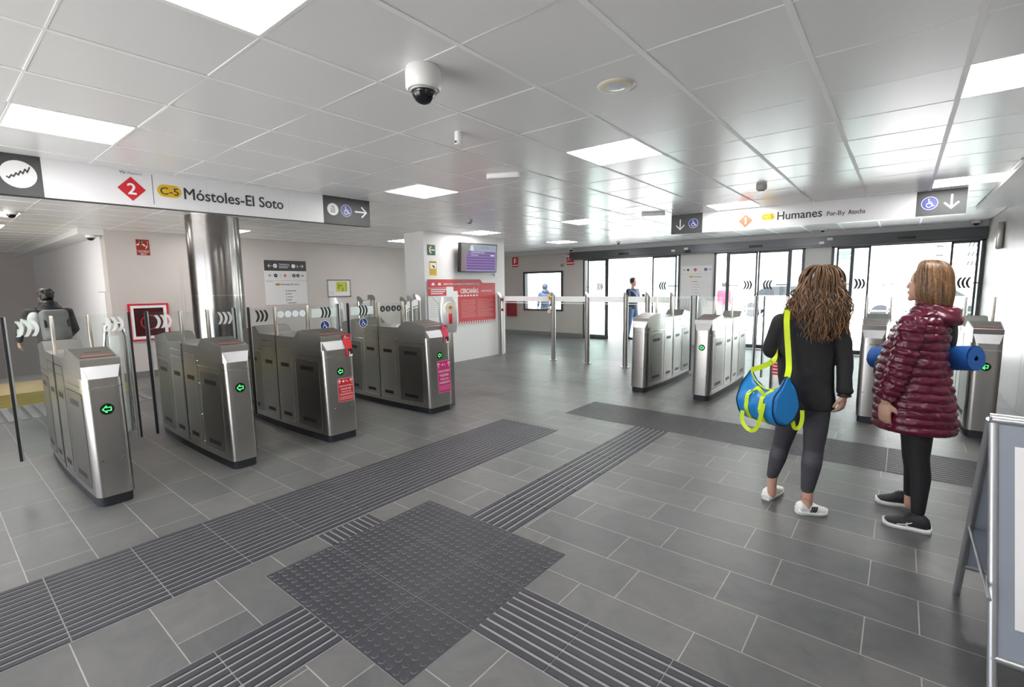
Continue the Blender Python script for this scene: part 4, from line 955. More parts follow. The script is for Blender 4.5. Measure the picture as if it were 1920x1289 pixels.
a, d, L_, nn = aframe(2.30, 2.63, 'front_frame', 'front_panel', .335)
q = MB(); pp = Pl(a+d*(L_*.30)+V3((.075, 0, 0))+nn*(.006 if nn.y < 0 else -.006), (1, 0, 0), d); pp.rect(q, 0, 0, .40, .66, .0, 0); build('paper_notice', q, WHITE, t, True)
aframe(3.18, 2.67, 'back_frame', 'back_panel')
m = MB(); m.tube([(xa+.017, 2.30, .45), (xa+.017, 2.98, .45)], .007, 8); build('spreader_bar', m, ALU, t, True)

# ------------------------------------------------------------ street outside
def outbox(name, label, cat, boxes, mats, loc, bev=0, group=None):
    t = thing(name, label, cat, loc, 0, group)
    for pn, bl, mt in boxes:
        m = MB()
        for b_ in bl: m.box(*b_, 0, bev=bev)
        build(pn, m, mt, t, True)
    return t
OW = mat('outside_white', (.92, .92, .92), .6); OG = mat('outside_grey', (.36, .37, .40), .6); OD = mat('outside_dark', (.10, .105, .11), .6)
outbox('street_building', 'pale building across the street behind the middle and right doors', 'building', [
    ('facade', [(-16, 30, 44, 50, 0, 12)], OW), ('canopy', [(-9.5, 1.2, 34, 44, 3.2, 5.3)], OG), ('canopy_edge', [(-9.8, 1.4, 33.9, 34.2, 3.05, 3.3)], OD)], None, (5, 45, 0))
outbox('street_building', 'pale low building behind the left door and the window', 'building', [
    ('facade', [(-48, -17, 34, 40, 0, 9)], mat('outside_cream', (.85, .84, .82), .6)), ('grey_awning', [(-17.2, -14.6, 30, 33, 2.9, 4.3)], OG)], None, (-30, 35, 0))
def railing(label, x0, x1, y, zt=1.0, n=12):
    t = thing('railing', label, 'railing', (x0, y, 0), 0, 'street railings')
    m = MB()
    for z in (zt, zt*.55): m.box(x0, x1, y-.02, y+.02, z-.02, z+.02, 0)
    build('rails', m, OG, t, True)
    m = MB()
    for k in range(n+1): x = x0+(x1-x0)*k/n; m.box(x-.02, x+.02, y-.02, y+.02, 0, zt, 0)
    build('uprights', m, OG, t, True)
railing('grey railing beyond the left door', -13, -5.6, 19.5)
railing('grey railing beyond the middle and right doors', -5.2, 4.5, 20.5, 1.05, 20)
t = thing('notice_panel', 'white notice panel with a dark picture strip outside, between the two women', 'notice panel', (-.5, 18, 0))
m = MB(); m.box(-1.0, .15, 18, 18.05, .9, 2.0, 0); build('panel', m, OW, t, True); m = MB(); m.box(-.8, -.1, 17.985, 18.0, 1.22, 1.52, 0); build('picture', m, mat('picture_brown', (.22, .17, .16), .5, noise_amt=.7, noise_scale=9), t, True)
m = MB(); m.box(-.85, -.1, 17.985, 18.0, 1.62, 1.68, 0); build('heading', m, OD, t, True); m = MB(); m.box(-.9, -.84, 18.0, 18.05, 0, .9, 0); m.box(0, .06, 18.0, 18.05, 0, .9, 0); build('legs', m, OG, t, True)
t = thing('street_sign', 'white street board with rows of dark lettering outside the right door', 'street sign', (1.3, 17.5, 0))
m = MB(); m.box(.55, 1.95, 17.5, 17.56, 1.85, 2.95, 0); build('board', m, OW, t, True); q = MB(); p_ = Pl((.55, 17.49, 1.85), (1, 0, 0), (0, 0, 1))
for k, w1 in enumerate((.40, .26, .42, .38)):
    y = .84-.24*k; p_.line(q, [(.12, y+.04), (.22, y+.04)], .05, .001, 0); p_.line(q, [(.38, y+.045), (.52, y+.045)], .085, .001, 1)
    for j in range(int(w1/.075)): p_.line(q, [(.74+.075*j, y+.01), (.76+.075*j, y+.085)], .035, .001, 0)
build('lettering', q, [TEXTD, mat('faded_red', (.5, .2, .22), .5)], t, True); m = MB(); m.box(.62, .70, 17.5, 17.56, 0, 1.85, 0); m.box(1.8, 1.88, 17.5, 17.56, 0, 1.85, 0); build('posts', m, OG, t, True)
def car(label, x, y, rz, col):
    t = thing('car', label, 'car', (x, y, 0), rz, 'parked cars')
    pr = [(-2.1, .35), (-2.1, .75), (-1.9, .9), (-1.35, .98), (-.8, 1.42), (.6, 1.45), (1.25, .98), (1.95, .86), (2.1, .65), (2.1, .35)]
    m = MB(); m.loft([[(a_, s_*w_, z) for a_, z in pr] for s_, w_ in ((-1, .80), (-1, .86), (1, .86), (1, .80))], 0, False, True); build('body', m, mat('car_'+label[:4].strip(), col, .3, .3), t)
    m = MB(); gl = [(-1.25, 1.0), (-.78, 1.38), (.55, 1.40), (1.12, 1.0)]; m.loft([[(a_, -.868, z) for a_, z in gl], [(a_, .868, z) for a_, z in gl]], 0, False, True); build('windows', m, mat('car_glass', (.03, .035, .04), .1), t)
    for wx in (-1.3, 1.3):
        for wy in (-.78, .78):
            m = MB(); m.cyl((wx, wy-.1, .33), (wx, wy+.1, .33), .33, n=24); build('wheel', m, BLACKR, t)
car('pale grey car parked outside behind the woman in burgundy', .6, 24.5, .1, (.50, .50, .52)); car('white car parked outside behind the railing, seen between the women', -4.2, 25.5, .05, (.7, .7, .7))
outbox('ticket_kiosk', 'grey kiosk with a grey screen box outside the left door', 'kiosk', [('box', [(-9.3, -8.3, 17.6, 18.2, 2.0, 2.75)], OG), ('sill', [(-9.2, -8.3, 17.55, 17.6, 1.88, 1.98)], OD), ('frame', [(-9.5, -9.42, 17.6, 17.7, 0, 2.15), (-8.3, -8.22, 17.6, 17.7, 0, 2.0)], OG), ('counter', [(-9.4, -8.3, 17.6, 18.2, .55, .95)], mat('kiosk_brown', (.35, .30, .27), .6))], None, (-8.8, 17.9, 0))
# ------------------------------------------------------------ people
SKIN = mat('skin', (.56, .33, .24), .45, noise_amt=.06, noise_scale=12)
HAIR_D = mat('hair_dark_brown', (.050, .026, .014), .38, noise_amt=.3, noise_scale=60)
HAIR_M = mat('hair_mid_brown', (.15, .075, .034), .36, noise_amt=.3, noise_scale=60)
HAIR_L = mat('hair_light_brown', (.25, .135, .062), .36, noise_amt=.3, noise_scale=60)
HAIR_B = mat('hair_black', (.014, .011, .010), .4)
SHIRT = mat('black_shirt', (.012, .012, .014), .75, bump=.25, bump_scale=18)
LEGG = mat('grey_leggings', (.052, .050, .062), .7, noise_amt=.15, noise_scale=90)
LEGB = mat('black_leggings', (.010, .010, .012), .7)
SHOEW = mat('white_leather', (.80, .79, .78), .4)
SHOEB = mat('black_mesh', (.014, .015, .018), .6, bump=.3, bump_scale=200)
COAT = mat('burgundy_nylon', (.105, .004, .025), .30, spec=.6, bump=.35, bump_scale=26)
BAGB = mat('blue_nylon', (.012, .22, .60), .38, bump=.25, bump_scale=22)
BAGD = mat('blue_nylon_inside', (.008, .11, .34), .5)
NEON = mat('neon_lime', (.62, .80, .015), .45)
MATB = mat('blue_foam', (.012, .10, .38), .55)

def plane_at(px, py):
    """returns K(x, y, off): place on the upright plane through floor point (px, py) facing the camera, off metres further away"""
    L = math.hypot(px, py); n = V3((px/L, py/L, 0))
    def K(x, y, off=0.0):
        r = ray(x, y); return CAM+r*((L+off)/(n.x*r.x+n.y*r.y))
    return K, n
def capsule_rings(a, b, ra, rb, n=16, ends=4):
    a, b = V3(a), V3(b); d = (b-a).normalized(); u = d.orthogonal().normalized(); v = d.cross(u); out = []
    def R(c, r): return [c+(u*math.cos(t*2*PI/n)+v*math.sin(t*2*PI/n))*r for t in range(n)]
    for i in range(ends): t = PI/2*(1-i/ends); out.append(R(a-d*ra*math.sin(t), max(ra*math.cos(t), ra*.05)))
    out += [R(a, ra), R(b, rb)]
    for i in range(1, ends+1): t = PI/2*i/ends; out.append(R(b+d*rb*math.sin(t), max(rb*math.cos(t), rb*.05)))
    return out
def chain(m, pts, rad):
    for i in range(len(pts)-1): m.loft(capsule_rings(pts[i], pts[i+1], rad[i], rad[i+1]), 0, True, True)
def ell(m, c, ax, nu=20, nv=12):
    """ellipsoid; ax = three axis vectors"""
    c = V3(c); ax = [V3(a) for a in ax]; rings = []
    for i in range(1, nv):
        t = PI*i/nv; rings.append([c+ax[0]*math.sin(t)*math.cos(a*2*PI/nu)+ax[1]*math.sin(t)*math.sin(a*2*PI/nu)-ax[2]*math.cos(t) for a in range(nu)])
    m.loft(rings, 0, True, True)
def organic(name, mb, mt, parent, vox=.008, smooth=6, disp=None):
    """fuse overlapping volumes into one continuous surface"""
    me = bpy.data.meshes.new(name)
    me.from_pydata(mb.v, [], mb.f); me.update()
    bm = bmesh.new(); bm.from_mesh(me); bmesh.ops.recalc_face_normals(bm, faces=bm.faces[:]); bm.to_mesh(me); bm.free()
    ob = bpy.data.objects.new(name+'_raw', me); COL.objects.link(ob)
    r = ob.modifiers.new('r', 'REMESH'); r.mode = 'VOXEL'; r.voxel_size = vox; r.use_smooth_shade = True
    if smooth: s = ob.modifiers.new('s', 'SMOOTH'); s.factor = .5; s.iterations = smooth
    dg = bpy.context.evaluated_depsgraph_get(); dg.update()
    out = bpy.data.meshes.new_from_object(ob.evaluated_get(dg)); bpy.data.objects.remove(ob); bpy.data.meshes.remove(me)
    Mw = Matrix(); q = parent
    while q is not None: Mw = q.matrix_basis @ Mw; q = q.parent
    if disp:
        for v in out.vertices: v.co = v.co + v.normal*disp(v.co)
    out.transform(Mw.inverted()); out.name = name
    out.materials.clear(); out.materials.append(mt)
    out.polygons.foreach_set('use_smooth', [True]*len(out.polygons)); out.update()
    o = bpy.data.objects.new(name, out); COL.objects.link(o); o.parent = parent; return o
def hand(m, wrist, d, nrm, side, s=1.0, curl=.5):
    """palm and five separate bent fingers; d = pointing direction, nrm = back of the hand, side = +1/-1 thumb side along d x nrm"""
    d = V3(d).normalized(); nrm = V3(nrm); nrm = (nrm-d*nrm.dot(d)).normalized(); a = d.cross(nrm)*side; w_ = V3(wrist)
    palm = w_+d*.05*s
    ell(m, palm, (a*.040*s, nrm*.016*s, d*.052*s))
    for k, (off, L) in enumerate(((.028, .072), (.010, .080), (-.009, .075), (-.027, .060))):
        p0 = w_+d*.085*s+a*off*s; pts = [w_+d*.055*s+a*off*.8*s, p0]; ang = .15+curl*.2; q = p0
        for j, f_ in enumerate((.45, .32, .25)):
            ang += curl*(.45 if j else .35); q = q+(d*math.cos(ang)-nrm*math.sin(ang))*L*f_*s; pts.append(q)
        chain(m, pts, [.0095*s, .0092*s, .0086*s, .0078*s, .0066*s])
    t0 = w_+d*.022*s+a*.022*s; t1 = t0+(d*.6+a*.75-nrm*.2).normalized()*.038*s; t2 = t1+(d*.9+a*.25-nrm*.35).normalized()*.030*s; t3 = t2+(d*.95-nrm*.4).normalized()*.022*s
    chain(m, [t0, t1, t2, t3], [.014*s, .0115*s, .0098*s, .0078*s])
def head(m, c, up, fwd, r=.1, neck=None):
    """skull, jaw, nose, lips, ears"""
    up = V3(up).normalized(); fwd = V3(fwd); fwd = (fwd-up*up.dot(fwd)).normalized(); s = fwd.cross(up); c = V3(c)
    ell(m, c+up*.02*r/.1, (s*.078*r/.1, fwd*.098*r/.1, up*.10*r/.1)); ell(m, c+fwd*.035*r/.1-up*.045*r/.1, (s*.058*r/.1, fwd*.060*r/.1, up*.075*r/.1))
    ell(m, c+fwd*.075*r/.1-up*.105*r/.1, (s*.022*r/.1, fwd*.020*r/.1, up*.018*r/.1))
    chain(m, [c+fwd*.090*r/.1+up*.01*r/.1, c+fwd*.105*r/.1-up*.032*r/.1], [.008*r/.1, .011*r/.1])
    ell(m, c+fwd*.093*r/.1-up*.068*r/.1, (s*.024*r/.1, fwd*.010*r/.1, up*.010*r/.1))
    for k in (1, -1):
        ell(m, c+s*.078*k*r/.1-up*.015*r/.1-fwd*.005, (s*.010*r/.1, fwd*.018*r/.1, up*.032*r/.1))
        ell(m, c+fwd*.082*r/.1+s*k*.034*r/.1+up*.022*r/.1, (s*.022*r/.1, fwd*.010*r/.1, up*.007*r/.1))
def eyes(t, c, up, fwd, r=.1):
    up = V3(up).normalized(); fwd = V3(fwd); fwd = (fwd-up*up.dot(fwd)).normalized(); s = fwd.cross(up); c = V3(c); k_ = r/.1
    for k in (1, -1):
        m = MB(); p = c+fwd*.081*k_+s*k*.030*k_+up*.0*k_; m.sphere((p.x, p.y, p.z), .0105*k_, 0, 14, 8); e = build('eye', m, WHITE, t, True)
        m = MB(); p = p+fwd*.0075*k_; m.sphere((p.x, p.y, p.z), .006*k_, 0, 10, 6); sub('iris', m, HAIR_D, e, world=True)
def shoe(t, heel, toe, W_, H_, up_m, sole_m, name, stripes=None, lace=None, collar=.075, mark=None):
    heel, toe = V3(heel), V3(toe); heel.z = toe.z = 0; d = (toe-heel).normalized(); L = (toe-heel).length; s = V3((-d.y, d.x, 0)); z = V3((0, 0, 1)); n = 20
    def ring(x, w_, z0, z1, fl=.5):
        c = heel+d*x*L; out = []
        for k in range(n):
            a = 2*PI*k/n; ca, sa = math.cos(a), math.sin(a)
            zz = z0+(z1-z0)*(.5+.5*math.copysign(abs(sa)**.7, sa)); out.append(c+s*(w_*math.copysign(abs(ca)**.6, ca)*(1 if sa < .2 else 1-.45*(sa-.2)*fl*2))+z*zz)
        return out
    prof = [(.0, .55, .010, .045), (.03, .78, .006, .070), (.12, .88, .004, collar), (.25, .86, .004, collar*1.02), (.38, .84, .004, collar*1.03), (.5, .90, .004, collar*.86), (.62, 1.0, .004, .062), (.76, 1.0, .004, .050), (.88, .84, .006, .043), (.96, .58, .010, .036), (1.0, .25, .014, .030)]
    m = MB(); m.loft([ring(x, W_/2*w_, z0+.012, z1*H_/.075) for x, w_, z0, z1 in prof], 0, True, True); u_ = build(name, m, up_m, t, True)
    m = MB(); m.loft([[heel+d*(x*1.04-.02)*L+s*(W_/2*w_*1.08*math.cos(2*PI*k/n))+z*(.0 if math.sin(2*PI*k/n) < 0 else .026+(.012 if x > .9 or x < .05 else 0)) for k in range(n)] for x, w_, z0, z1 in prof], 0, True, True)
    sub('sole', m, sole_m, u_, world=True)
    m = MB()
    for k in range(4):
        x = .44+.055*k; c = heel+d*x*L; hgt = (collar*.98-.0045*k*(1+.9*k*.5))*H_/.075
        m.tube([c+s*W_*.22+z*(hgt-.006), c+z*(hgt+.003), c-s*W_*.22+z*(hgt-.006)], .0035, 6)
    sub('laces', m, lace or up_m, u_, world=True)
    if stripes:
        m = MB()
        for sd in (1, -1):
            for k in range(3):
                x = .36+.075*k; p0 = heel+d*(x*L)+s*sd*(W_*.435+.003); p1 = heel+d*((x+.08)*L)+s*sd*(W_*.36+.003)
                m.tube([p0+z*.026, (p0+p1)/2+s*sd*.004+z*.045, p1+z*.063], .0055, 6)
        sub('side_stripes', m, stripes, u_, world=True)
    if mark:
        m = MB()
        for sd in (1, -1):
            c = heel+d*(.52*L)+s*sd*(W_*.46+.002)
            m.tube([c-d*.03+z*.055-s*sd*.006, c+z*.040, c+d*.045+z*.030], .0035, 6); m.tube([c-d*.005+z*.052-s*sd*.006, c+d*.0+z*.036, c-d*.02+z*.026], .0035, 6)
        sub('side_mark', m, mark, u_, world=True)
    return u_
def loft_rings(mb, sts, n=48, puff=None):
    """sts: (centre, half-width vector, half-depth vector); puff(i, j) extra scale"""
    rings = []
    for i, (c, a, b) in enumerate(sts):
        c, a, b = V3(c), V3(a), V3(b); rings.append([c+(a*math.cos(2*PI*j/n)+b*math.sin(2*PI*j/n))*(1+(puff(i, j) if puff else 0)) for j in range(n)])
    mb.loft(rings, 0, True, True)
def interp(keys, n):
    """smooth interpolation of key rows (first value = parameter 0..1)"""
    ks = np.array(keys, float); t = np.linspace(ks[0, 0], ks[-1, 0], n)
    return [[tt]+[float(np.interp(tt, ks[:, 0], ks[:, k])) for k in range(1, ks.shape[1])] for tt in t]

# --- woman in black with the blue sports bag
K, n1 = plane_at(-.52, 3.75)
RH = V3((n1.y, -n1.x, 0))     # image right
Z = V3((0, 0, 1))
t = thing('person', 'woman seen from behind in black shirt and grey leggings, long wavy hair, carrying blue bag', 'person', (-.52, 3.75, 0))
hc = K(1540, 541, .02); fdir = (n1*.85-RH*.5+Z*.25)
m = MB(); head(m, hc, Z, fdir, .1)
neck = K(1531, 585, .01); chain(m, [hc-Z*.04, neck], [.055, .055])
ell(m, K(1518, 650, .02), (RH*.13, n1*.09, Z*.18)); ell(m, K(1516, 735, .02), (RH*.13, n1*.10, Z*.16))
sR, eR, wR = K(1570, 605), K(1583, 677, .0), K(1583, 742, -.03)
sL, eL, wL = K(1466, 605), K(1447, 655, .06), K(1478, 672, .30)
chain(m, [K(1520, 606), sR-Z*.01, eR, wR], [.045, .040, .035, .026]); chain(m, [K(1520, 606), sL-Z*.01, eL, wL], [.045, .040, .035, .026])
hand(m, wR+Z*.004, (-Z-RH*.12-n1*.1), (RH*.9-n1*.45), 1, .98, .9)
hand(m, wL, (n1+Z*.4), (-RH*.6+Z*.5), 1, .95, .9)
hipL, knL, anL = K(1484, 758, .03), K(1464, 838, .09), K(1448, 898, .065)
hipR, knR, anR = K(1533, 758, .0), K(1525, 845, -.01), K(1514, 925, -.055)
chain(m, [hipL, knL, anL, V3((anL.x, anL.y, .05))], [.072, .048, .032, .030]); chain(m, [hipR, knR, anR, V3((anR.x, anR.y, .05))], [.072, .050, .034, .032])
body = organic('body', m, SKIN, t, .0065, 4); eyes(t, hc, Z, fdir)
# leggings
m = MB()
def leg(m, h, k_, a, r0, r1, r2, r3):
    mid = (h+k_)/2-n1*.008; calf = k_*.66+a*.34-n1*.022; up = k_*.85+a*.15
    chain(m, [h, mid, k_, calf, a], [r0*.80, (r0*.80+r1)/2, r1*.90, r2*.95, r3])
ell(m, K(1512, 752, .01), (RH*.14, n1*.12, Z*.12))
cuffL, cuffR = K(1448, 891, .066), K(1514, 916, -.055)
leg(m, hipL+RH*.01, knL, cuffL, .100, .064, .060, .038); leg(m, hipR, knR, cuffR, .102, .068, .066, .042)
organic('leggings', m, LEGG, t, .008, 5)
# loose black shirt with sleeves
m = MB()
rows = interp([(572, 1530, 14, .07), (582, 1524, 34, .085), (592, 1520, 52, .105), (612, 1518, 58, .120), (650, 1512, 55, .120), (690, 1509, 54, .122), (725, 1510, 53, .130), (748, 1515, 50, .135), (764, 1523, 42, .130)], 30)
loft_rings(m, [(K(x, y, .02), RH*hw*.0031, n1*dp) for y, x, hw, dp in rows], 40, lambda i, j: .018*math.sin(j*1.3+i*.25)*(i/30))
chain(m, [K(1524, 590), sR+Z*.0, sR*.5+eR*.5+RH*.012, eR+RH*.006, eR*.5+wR*.5+RH*.004, wR+Z*.045], [.052, .058, .050, .045, .043, .043])
ell(m, wR+Z*.03+RH*.004, (RH*.048, n1*.044, Z*.028))
chain(m, [K(1522, 590), sL, sL*.5+eL*.5, eL-RH*.008, eL*.5+wL*.5, wL-n1*.02], [.055, .064, .062, .060, .052, .046])
def wr(p): return .009*noise.noise(V3((p.x*9, p.y*9, p.z*3)))+.005*noise.noise(V3((p.x*15-p.z*7, p.y*15+p.z*6, p.z*8)))+.0025*noise.noise(V3((p.x*22, p.y*22, p.z*9)))
organic('shirt', m, SHIRT, t, .008, 4, wr)
m = MB(); m.tube([wR+Z*.0+(RH*math.cos(a)+n1*math.sin(a))*.034 for a in [k*2*PI/20 for k in range(21)]], .007, 8); build('wrist_band', m, BLACK, t, True)
m = MB(); m.tube([V3((anR.x, anR.y, .115))+(RH*math.cos(a)+n1*math.sin(a))*.041 for a in [k*2*PI/20 for k in range(21)]], .0022, 6); build('anklet', m, mat('rose_cord', (.45, .16, .14), .5), t, True)
def floor_px(x, y):
    r = ray(x, y); return CAM+r*(-CAM_H/r.z)
shoe(t, floor_px(1436, 938), floor_px(1462, 921), .085, .080, SHOEW, SHOEW, 'left_shoe', None, None, .078)
shoe(t, floor_px(1494, 962), floor_px(1549, 964), .092, .080, SHOEW, SHOEW, 'right_shoe', BLACK, None, .078)
# hair: solid under-volume plus wavy locks
m = MB()
ell(m, hc+Z*.03, (RH*.098, n1*.115, Z*.120)); ell(m, K(1540, 572, -.03), (RH*.11, n1*.07, Z*.13)); ell(m, K(1534, 592, -.055), (RH*.125, n1*.045, Z*.07))
under = organic('hair', m, HAIR_M, t, .010, 6)
def lock(m, p0, ctrl, end, r0, amp, fq_, ph, mi):
    pts = []; rr = []; N = 26
    for i in range(N+1):
        s_ = i/N; p = p0*(1-s_)**2+ctrl*2*s_*(1-s_)+end*s_*s_; a_ = amp*min(1, s_*1.6)
        p = p+RH*a_*math.sin(ph+s_*fq_*2*PI)+n1*a_*.6*math.cos(ph*1.7+s_*fq_*2*PI)
        pts.append(p); rr.append(r0*(1-.75*s_**2.2)*(.55+.45*min(1, s_*5)))
    m.tube(pts, rr, 6, mi)
m = MB(); rnd = random.Random(3)
for k in range(640):
    a = rnd.uniform(-1, 1); layer = rnd.random()
    top_ = hc+Z*(.145-.03*abs(a)-.02*layer)+RH*(a*.055)-n1*rnd.uniform(-.05, .06)
    side = abs(a)**1.0*math.copysign(1, a)
    xe = 1532+side*rnd.uniform(40, 66)+rnd.uniform(-9, 9); ye = 637-abs(side)**2*12+rnd.uniform(-34, 8)
    if side < -.5: ye -= 8
    e_ = K(xe, ye, -.115+abs(side)*.07+rnd.uniform(-.02, .03))
    cpt = hc+RH*(side*.165+.0)-n1*(.16-.10*abs(side)+.02*layer)+Z*(.02-.02*rnd.random())
    lock(m, top_, cpt, e_, rnd.uniform(.0036, .0076), rnd.uniform(.007, .024), rnd.uniform(1.6, 3.6), rnd.uniform(0, 6.3), rnd.choice((0, 1, 1, 1, 2)))
for k in range(70):   # crown and face-side locks
    a = rnd.uniform(0, 2*PI); top_ = hc+Z*.15+(RH*math.cos(a)+n1*math.sin(a))*.01
    e_ = hc+(RH*math.cos(a)*.125+n1*math.sin(a)*.125)-Z*rnd.uniform(.02, .12); cpt = hc+(RH*math.cos(a)+n1*math.sin(a))*.15+Z*.16
    lock(m, top_, cpt, e_, rnd.uniform(.005, .008), .004, 1.2, rnd.uniform(0, 6), rnd.choice((0, 1, 1)))
sub('wavy_locks', m, [HAIR_D, HAIR_M, HAIR_L], under, world=True)

# --- blue duffel bag on her left side
bc = K(1438, 752, -.26); t = thing('duffel_bag', 'bright blue sports duffel bag with neon lime straps hanging from the shoulder', 'bag', (bc.x, bc.y, bc.z))
ax_ = (RH*.80-n1*.60).normalized(); sd = V3((-ax_.y, ax_.x, 0))
m = MB(); rings = []; N = 40; HL = .150
for i in range(23):
    s_ = -1+2*i/22; e = abs(s_); rad = .132*(1-.10*(1-e)) if e < .93 else .132*(1-(e-.93)*2.2); r_ = []
    for j in range(N):
        a = 2*PI*j/N; y_, z_ = math.cos(a), math.sin(a); zz = rad*z_
        if z_ > 0: zz = rad*z_*(1+1.05*max(0, e-.45)**1.0*z_**3)-.035*(1-e**2)*z_**2; y_ *= 1-.55*z_**4*min(1, e*1.1)
        wob = .004*math.sin(7*a+9*s_)+.004*math.sin(13*s_*PI+3*a)
        r_.append(bc+ax_*(s_*HL)+sd*y_*(rad*.88+wob)+Z*(zz+wob-.02*(1-e**2)))
    rings.append(r_)
m.loft(rings, 0, True, True)
bag = build('bag_body', m, BAGB, t, True)
for s_ in (1, -1):
    m = MB(); i = 21 if s_ > 0 else 1; rr = rings[i]; m.tube([p+(p-bc).normalized()*.002 for p in rr]+[rr[0]], .0042, 6); build('piping', m, mat('navy_piping', (.008, .015, .05), .4), t, True)
tops = [max(rings[i], key=lambda p: p.z) for i in (1, 21)]
m = MB(); m.tube([tops[0]*(1-k/8)+tops[1]*(k/8)+V3((0, 0, -.105*math.sin(PI*k/8)**.7)) for k in range(9)], .005, 6); build('zip', m, NEON, t, True)
def surf(s_, a, lift=.004):
    i = (s_+1)/2*22; i0 = min(21, int(i)); f_ = i-i0; j = (a/(2*PI)*N) % N; j0 = int(j)
    p = rings[i0][j0]*(1-f_)+rings[i0+1][j0]*f_; return p+(p-(bc+ax_*s_*HL)).normalized()*lift
near = -1 if (sd.dot(n1) > 0) else 1       # angle side facing the camera
A = (lambda d_: math.radians(90+near*0)+math.radians(d_)*(1 if near < 0 else -1))
for s_ in (-.42, .30):
    pts = [surf(s_, A(k)) for k in range(5, 190, 12)]; m = MB(); m.strap(pts, [p-(bc+ax_*s_*HL) for p in pts], .028, .004); build('webbing', m, NEON, t, True)
p0, p1 = surf(-.42, A(52)), surf(.30, A(52))
m = MB(); pts = [p0*(1-k/10)+p1*(k/10)+V3((0, 0, .045*math.sin(PI*k/10)))-n1*(.03+.03*math.sin(PI*k/10)) for k in range(11)]; m.strap(pts, -n1*.6+Z, .026, .004); build('grab_handle', m, NEON, t, True)
p0, p1 = surf(-.42, A(95)), surf(-.95, A(75)); m = MB()
pts = [K(1432, 757, -.40), K(1427, 778, -.41), K(1420, 800, -.40), K(1411, 808, -.39), K(1400, 803, -.37), K(1392, 790, -.35), K(1392, 770, -.34)]; m.strap(pts, -n1, .024, .004); build('hanging_loop', m, NEON, t, True)
m = MB(); pts = [K(1486, 790, -.28), K(1490, 803, -.27), K(1499, 801, -.26), K(1504, 786, -.25), K(1504, 770, -.24)]; m.strap(pts, -n1, .024, .004); build('hanging_loop', m, NEON, t, True)
# shoulder strap: up over the shoulder and back down in front
m = MB(); tr = tops[1]
pts = [tr, K(1479, 690, -.22), K(1478, 660, -.175), K(1476, 630, -.15), K(1475, 606, -.125), K(1476, 588, -.085), K(1478, 578, -.03), K(1476, 579, .05), K(1470, 600, .13), K(1462, 640, .17), K(1462, 655, .10), K(1457, 660, -.02), K(1446, 680, -.15), tops[0]]
m.strap(pts, [-n1, -n1, -n1, -n1, -n1+Z*.2, -n1+Z, Z, n1+Z, n1, n1, n1-RH, -n1-RH, -n1, -n1], .034, .004); build('shoulder_strap', m, NEON, t, True)

# --- woman in the burgundy quilted coat
K, n2 = plane_at(.15, 4.02)
RH = V3((n2.y, -n2.x, 0)); PM = .00262
t = thing('person', 'woman in profile in a burgundy quilted coat and black leggings, short brown bob', 'person', (.15, 4.02, 0))
hc = K(1741, 532, .0); up_ = (Z+RH*.10).normalized(); fdir = (-RH*.93+n2*.22+Z*.18)
m = MB(); head(m, hc, up_, fdir, .096)
chain(m, [hc-Z*.03+RH*.01, K(1748, 588)], [.058, .062])
ell(m, K(1735, 640, .0), (RH*.10, n2*.17, Z*.22)); ell(m, K(1728, 740, 0), (RH*.11, n2*.15, Z*.18))
sh, el, wr_ = K(1712, 612, -.19), K(1694, 690, -.22), K(1661, 752, -.20)
sh2, el2, wr2 = K(1735, 615, .19), K(1735, 690, .24), K(1690, 690, .26)
chain(m, [K(1738, 606, -.03), sh-Z*.02, el, wr_], [.05, .044, .038, .027]); chain(m, [K(1738, 606, .03), sh2-Z*.02, el2, wr2], [.05, .044, .038, .027])
hand(m, wr_-Z*.004, (-Z-RH*.02), (-n2*.95-RH*.3), -1, 1.0, .45); hand(m, wr2, (-RH), (n2*.5+Z), 1, .95, .9)
h1, k1, a1 = K(1722, 775, -.09), K(1722, 860, -.10), K(1722, 962, -.12)
h2, k2, a2 = K(1718, 775, .09), K(1710, 850, .12), K(1706, 925, .16)
chain(m, [h1, k1, a1, V3((a1.x, a1.y, .05))], [.07, .046, .030, .028]); chain(m, [h2, k2, a2, V3((a2.x, a2.y, .05))], [.07, .046, .030, .028])
organic('body', m, SKIN, t, .0065, 4); eyes(t, hc, up_, fdir, .096)
m = MB()
ell(m, K(1720, 768, 0), (RH*.10, n2*.15, Z*.12))
for h_, k_, a_ in ((h1, k1, K(1721, 960, -.12)), (h2, k2, K(1706, 924, .16))):
    chain(m, [h_, (h_+k_)/2, k_, k_*.65+a_*.35+RH*.012, a_], [.086, .074, .057, .054, .037])
organic('leggings', m, LEGB, t, .009, 5)
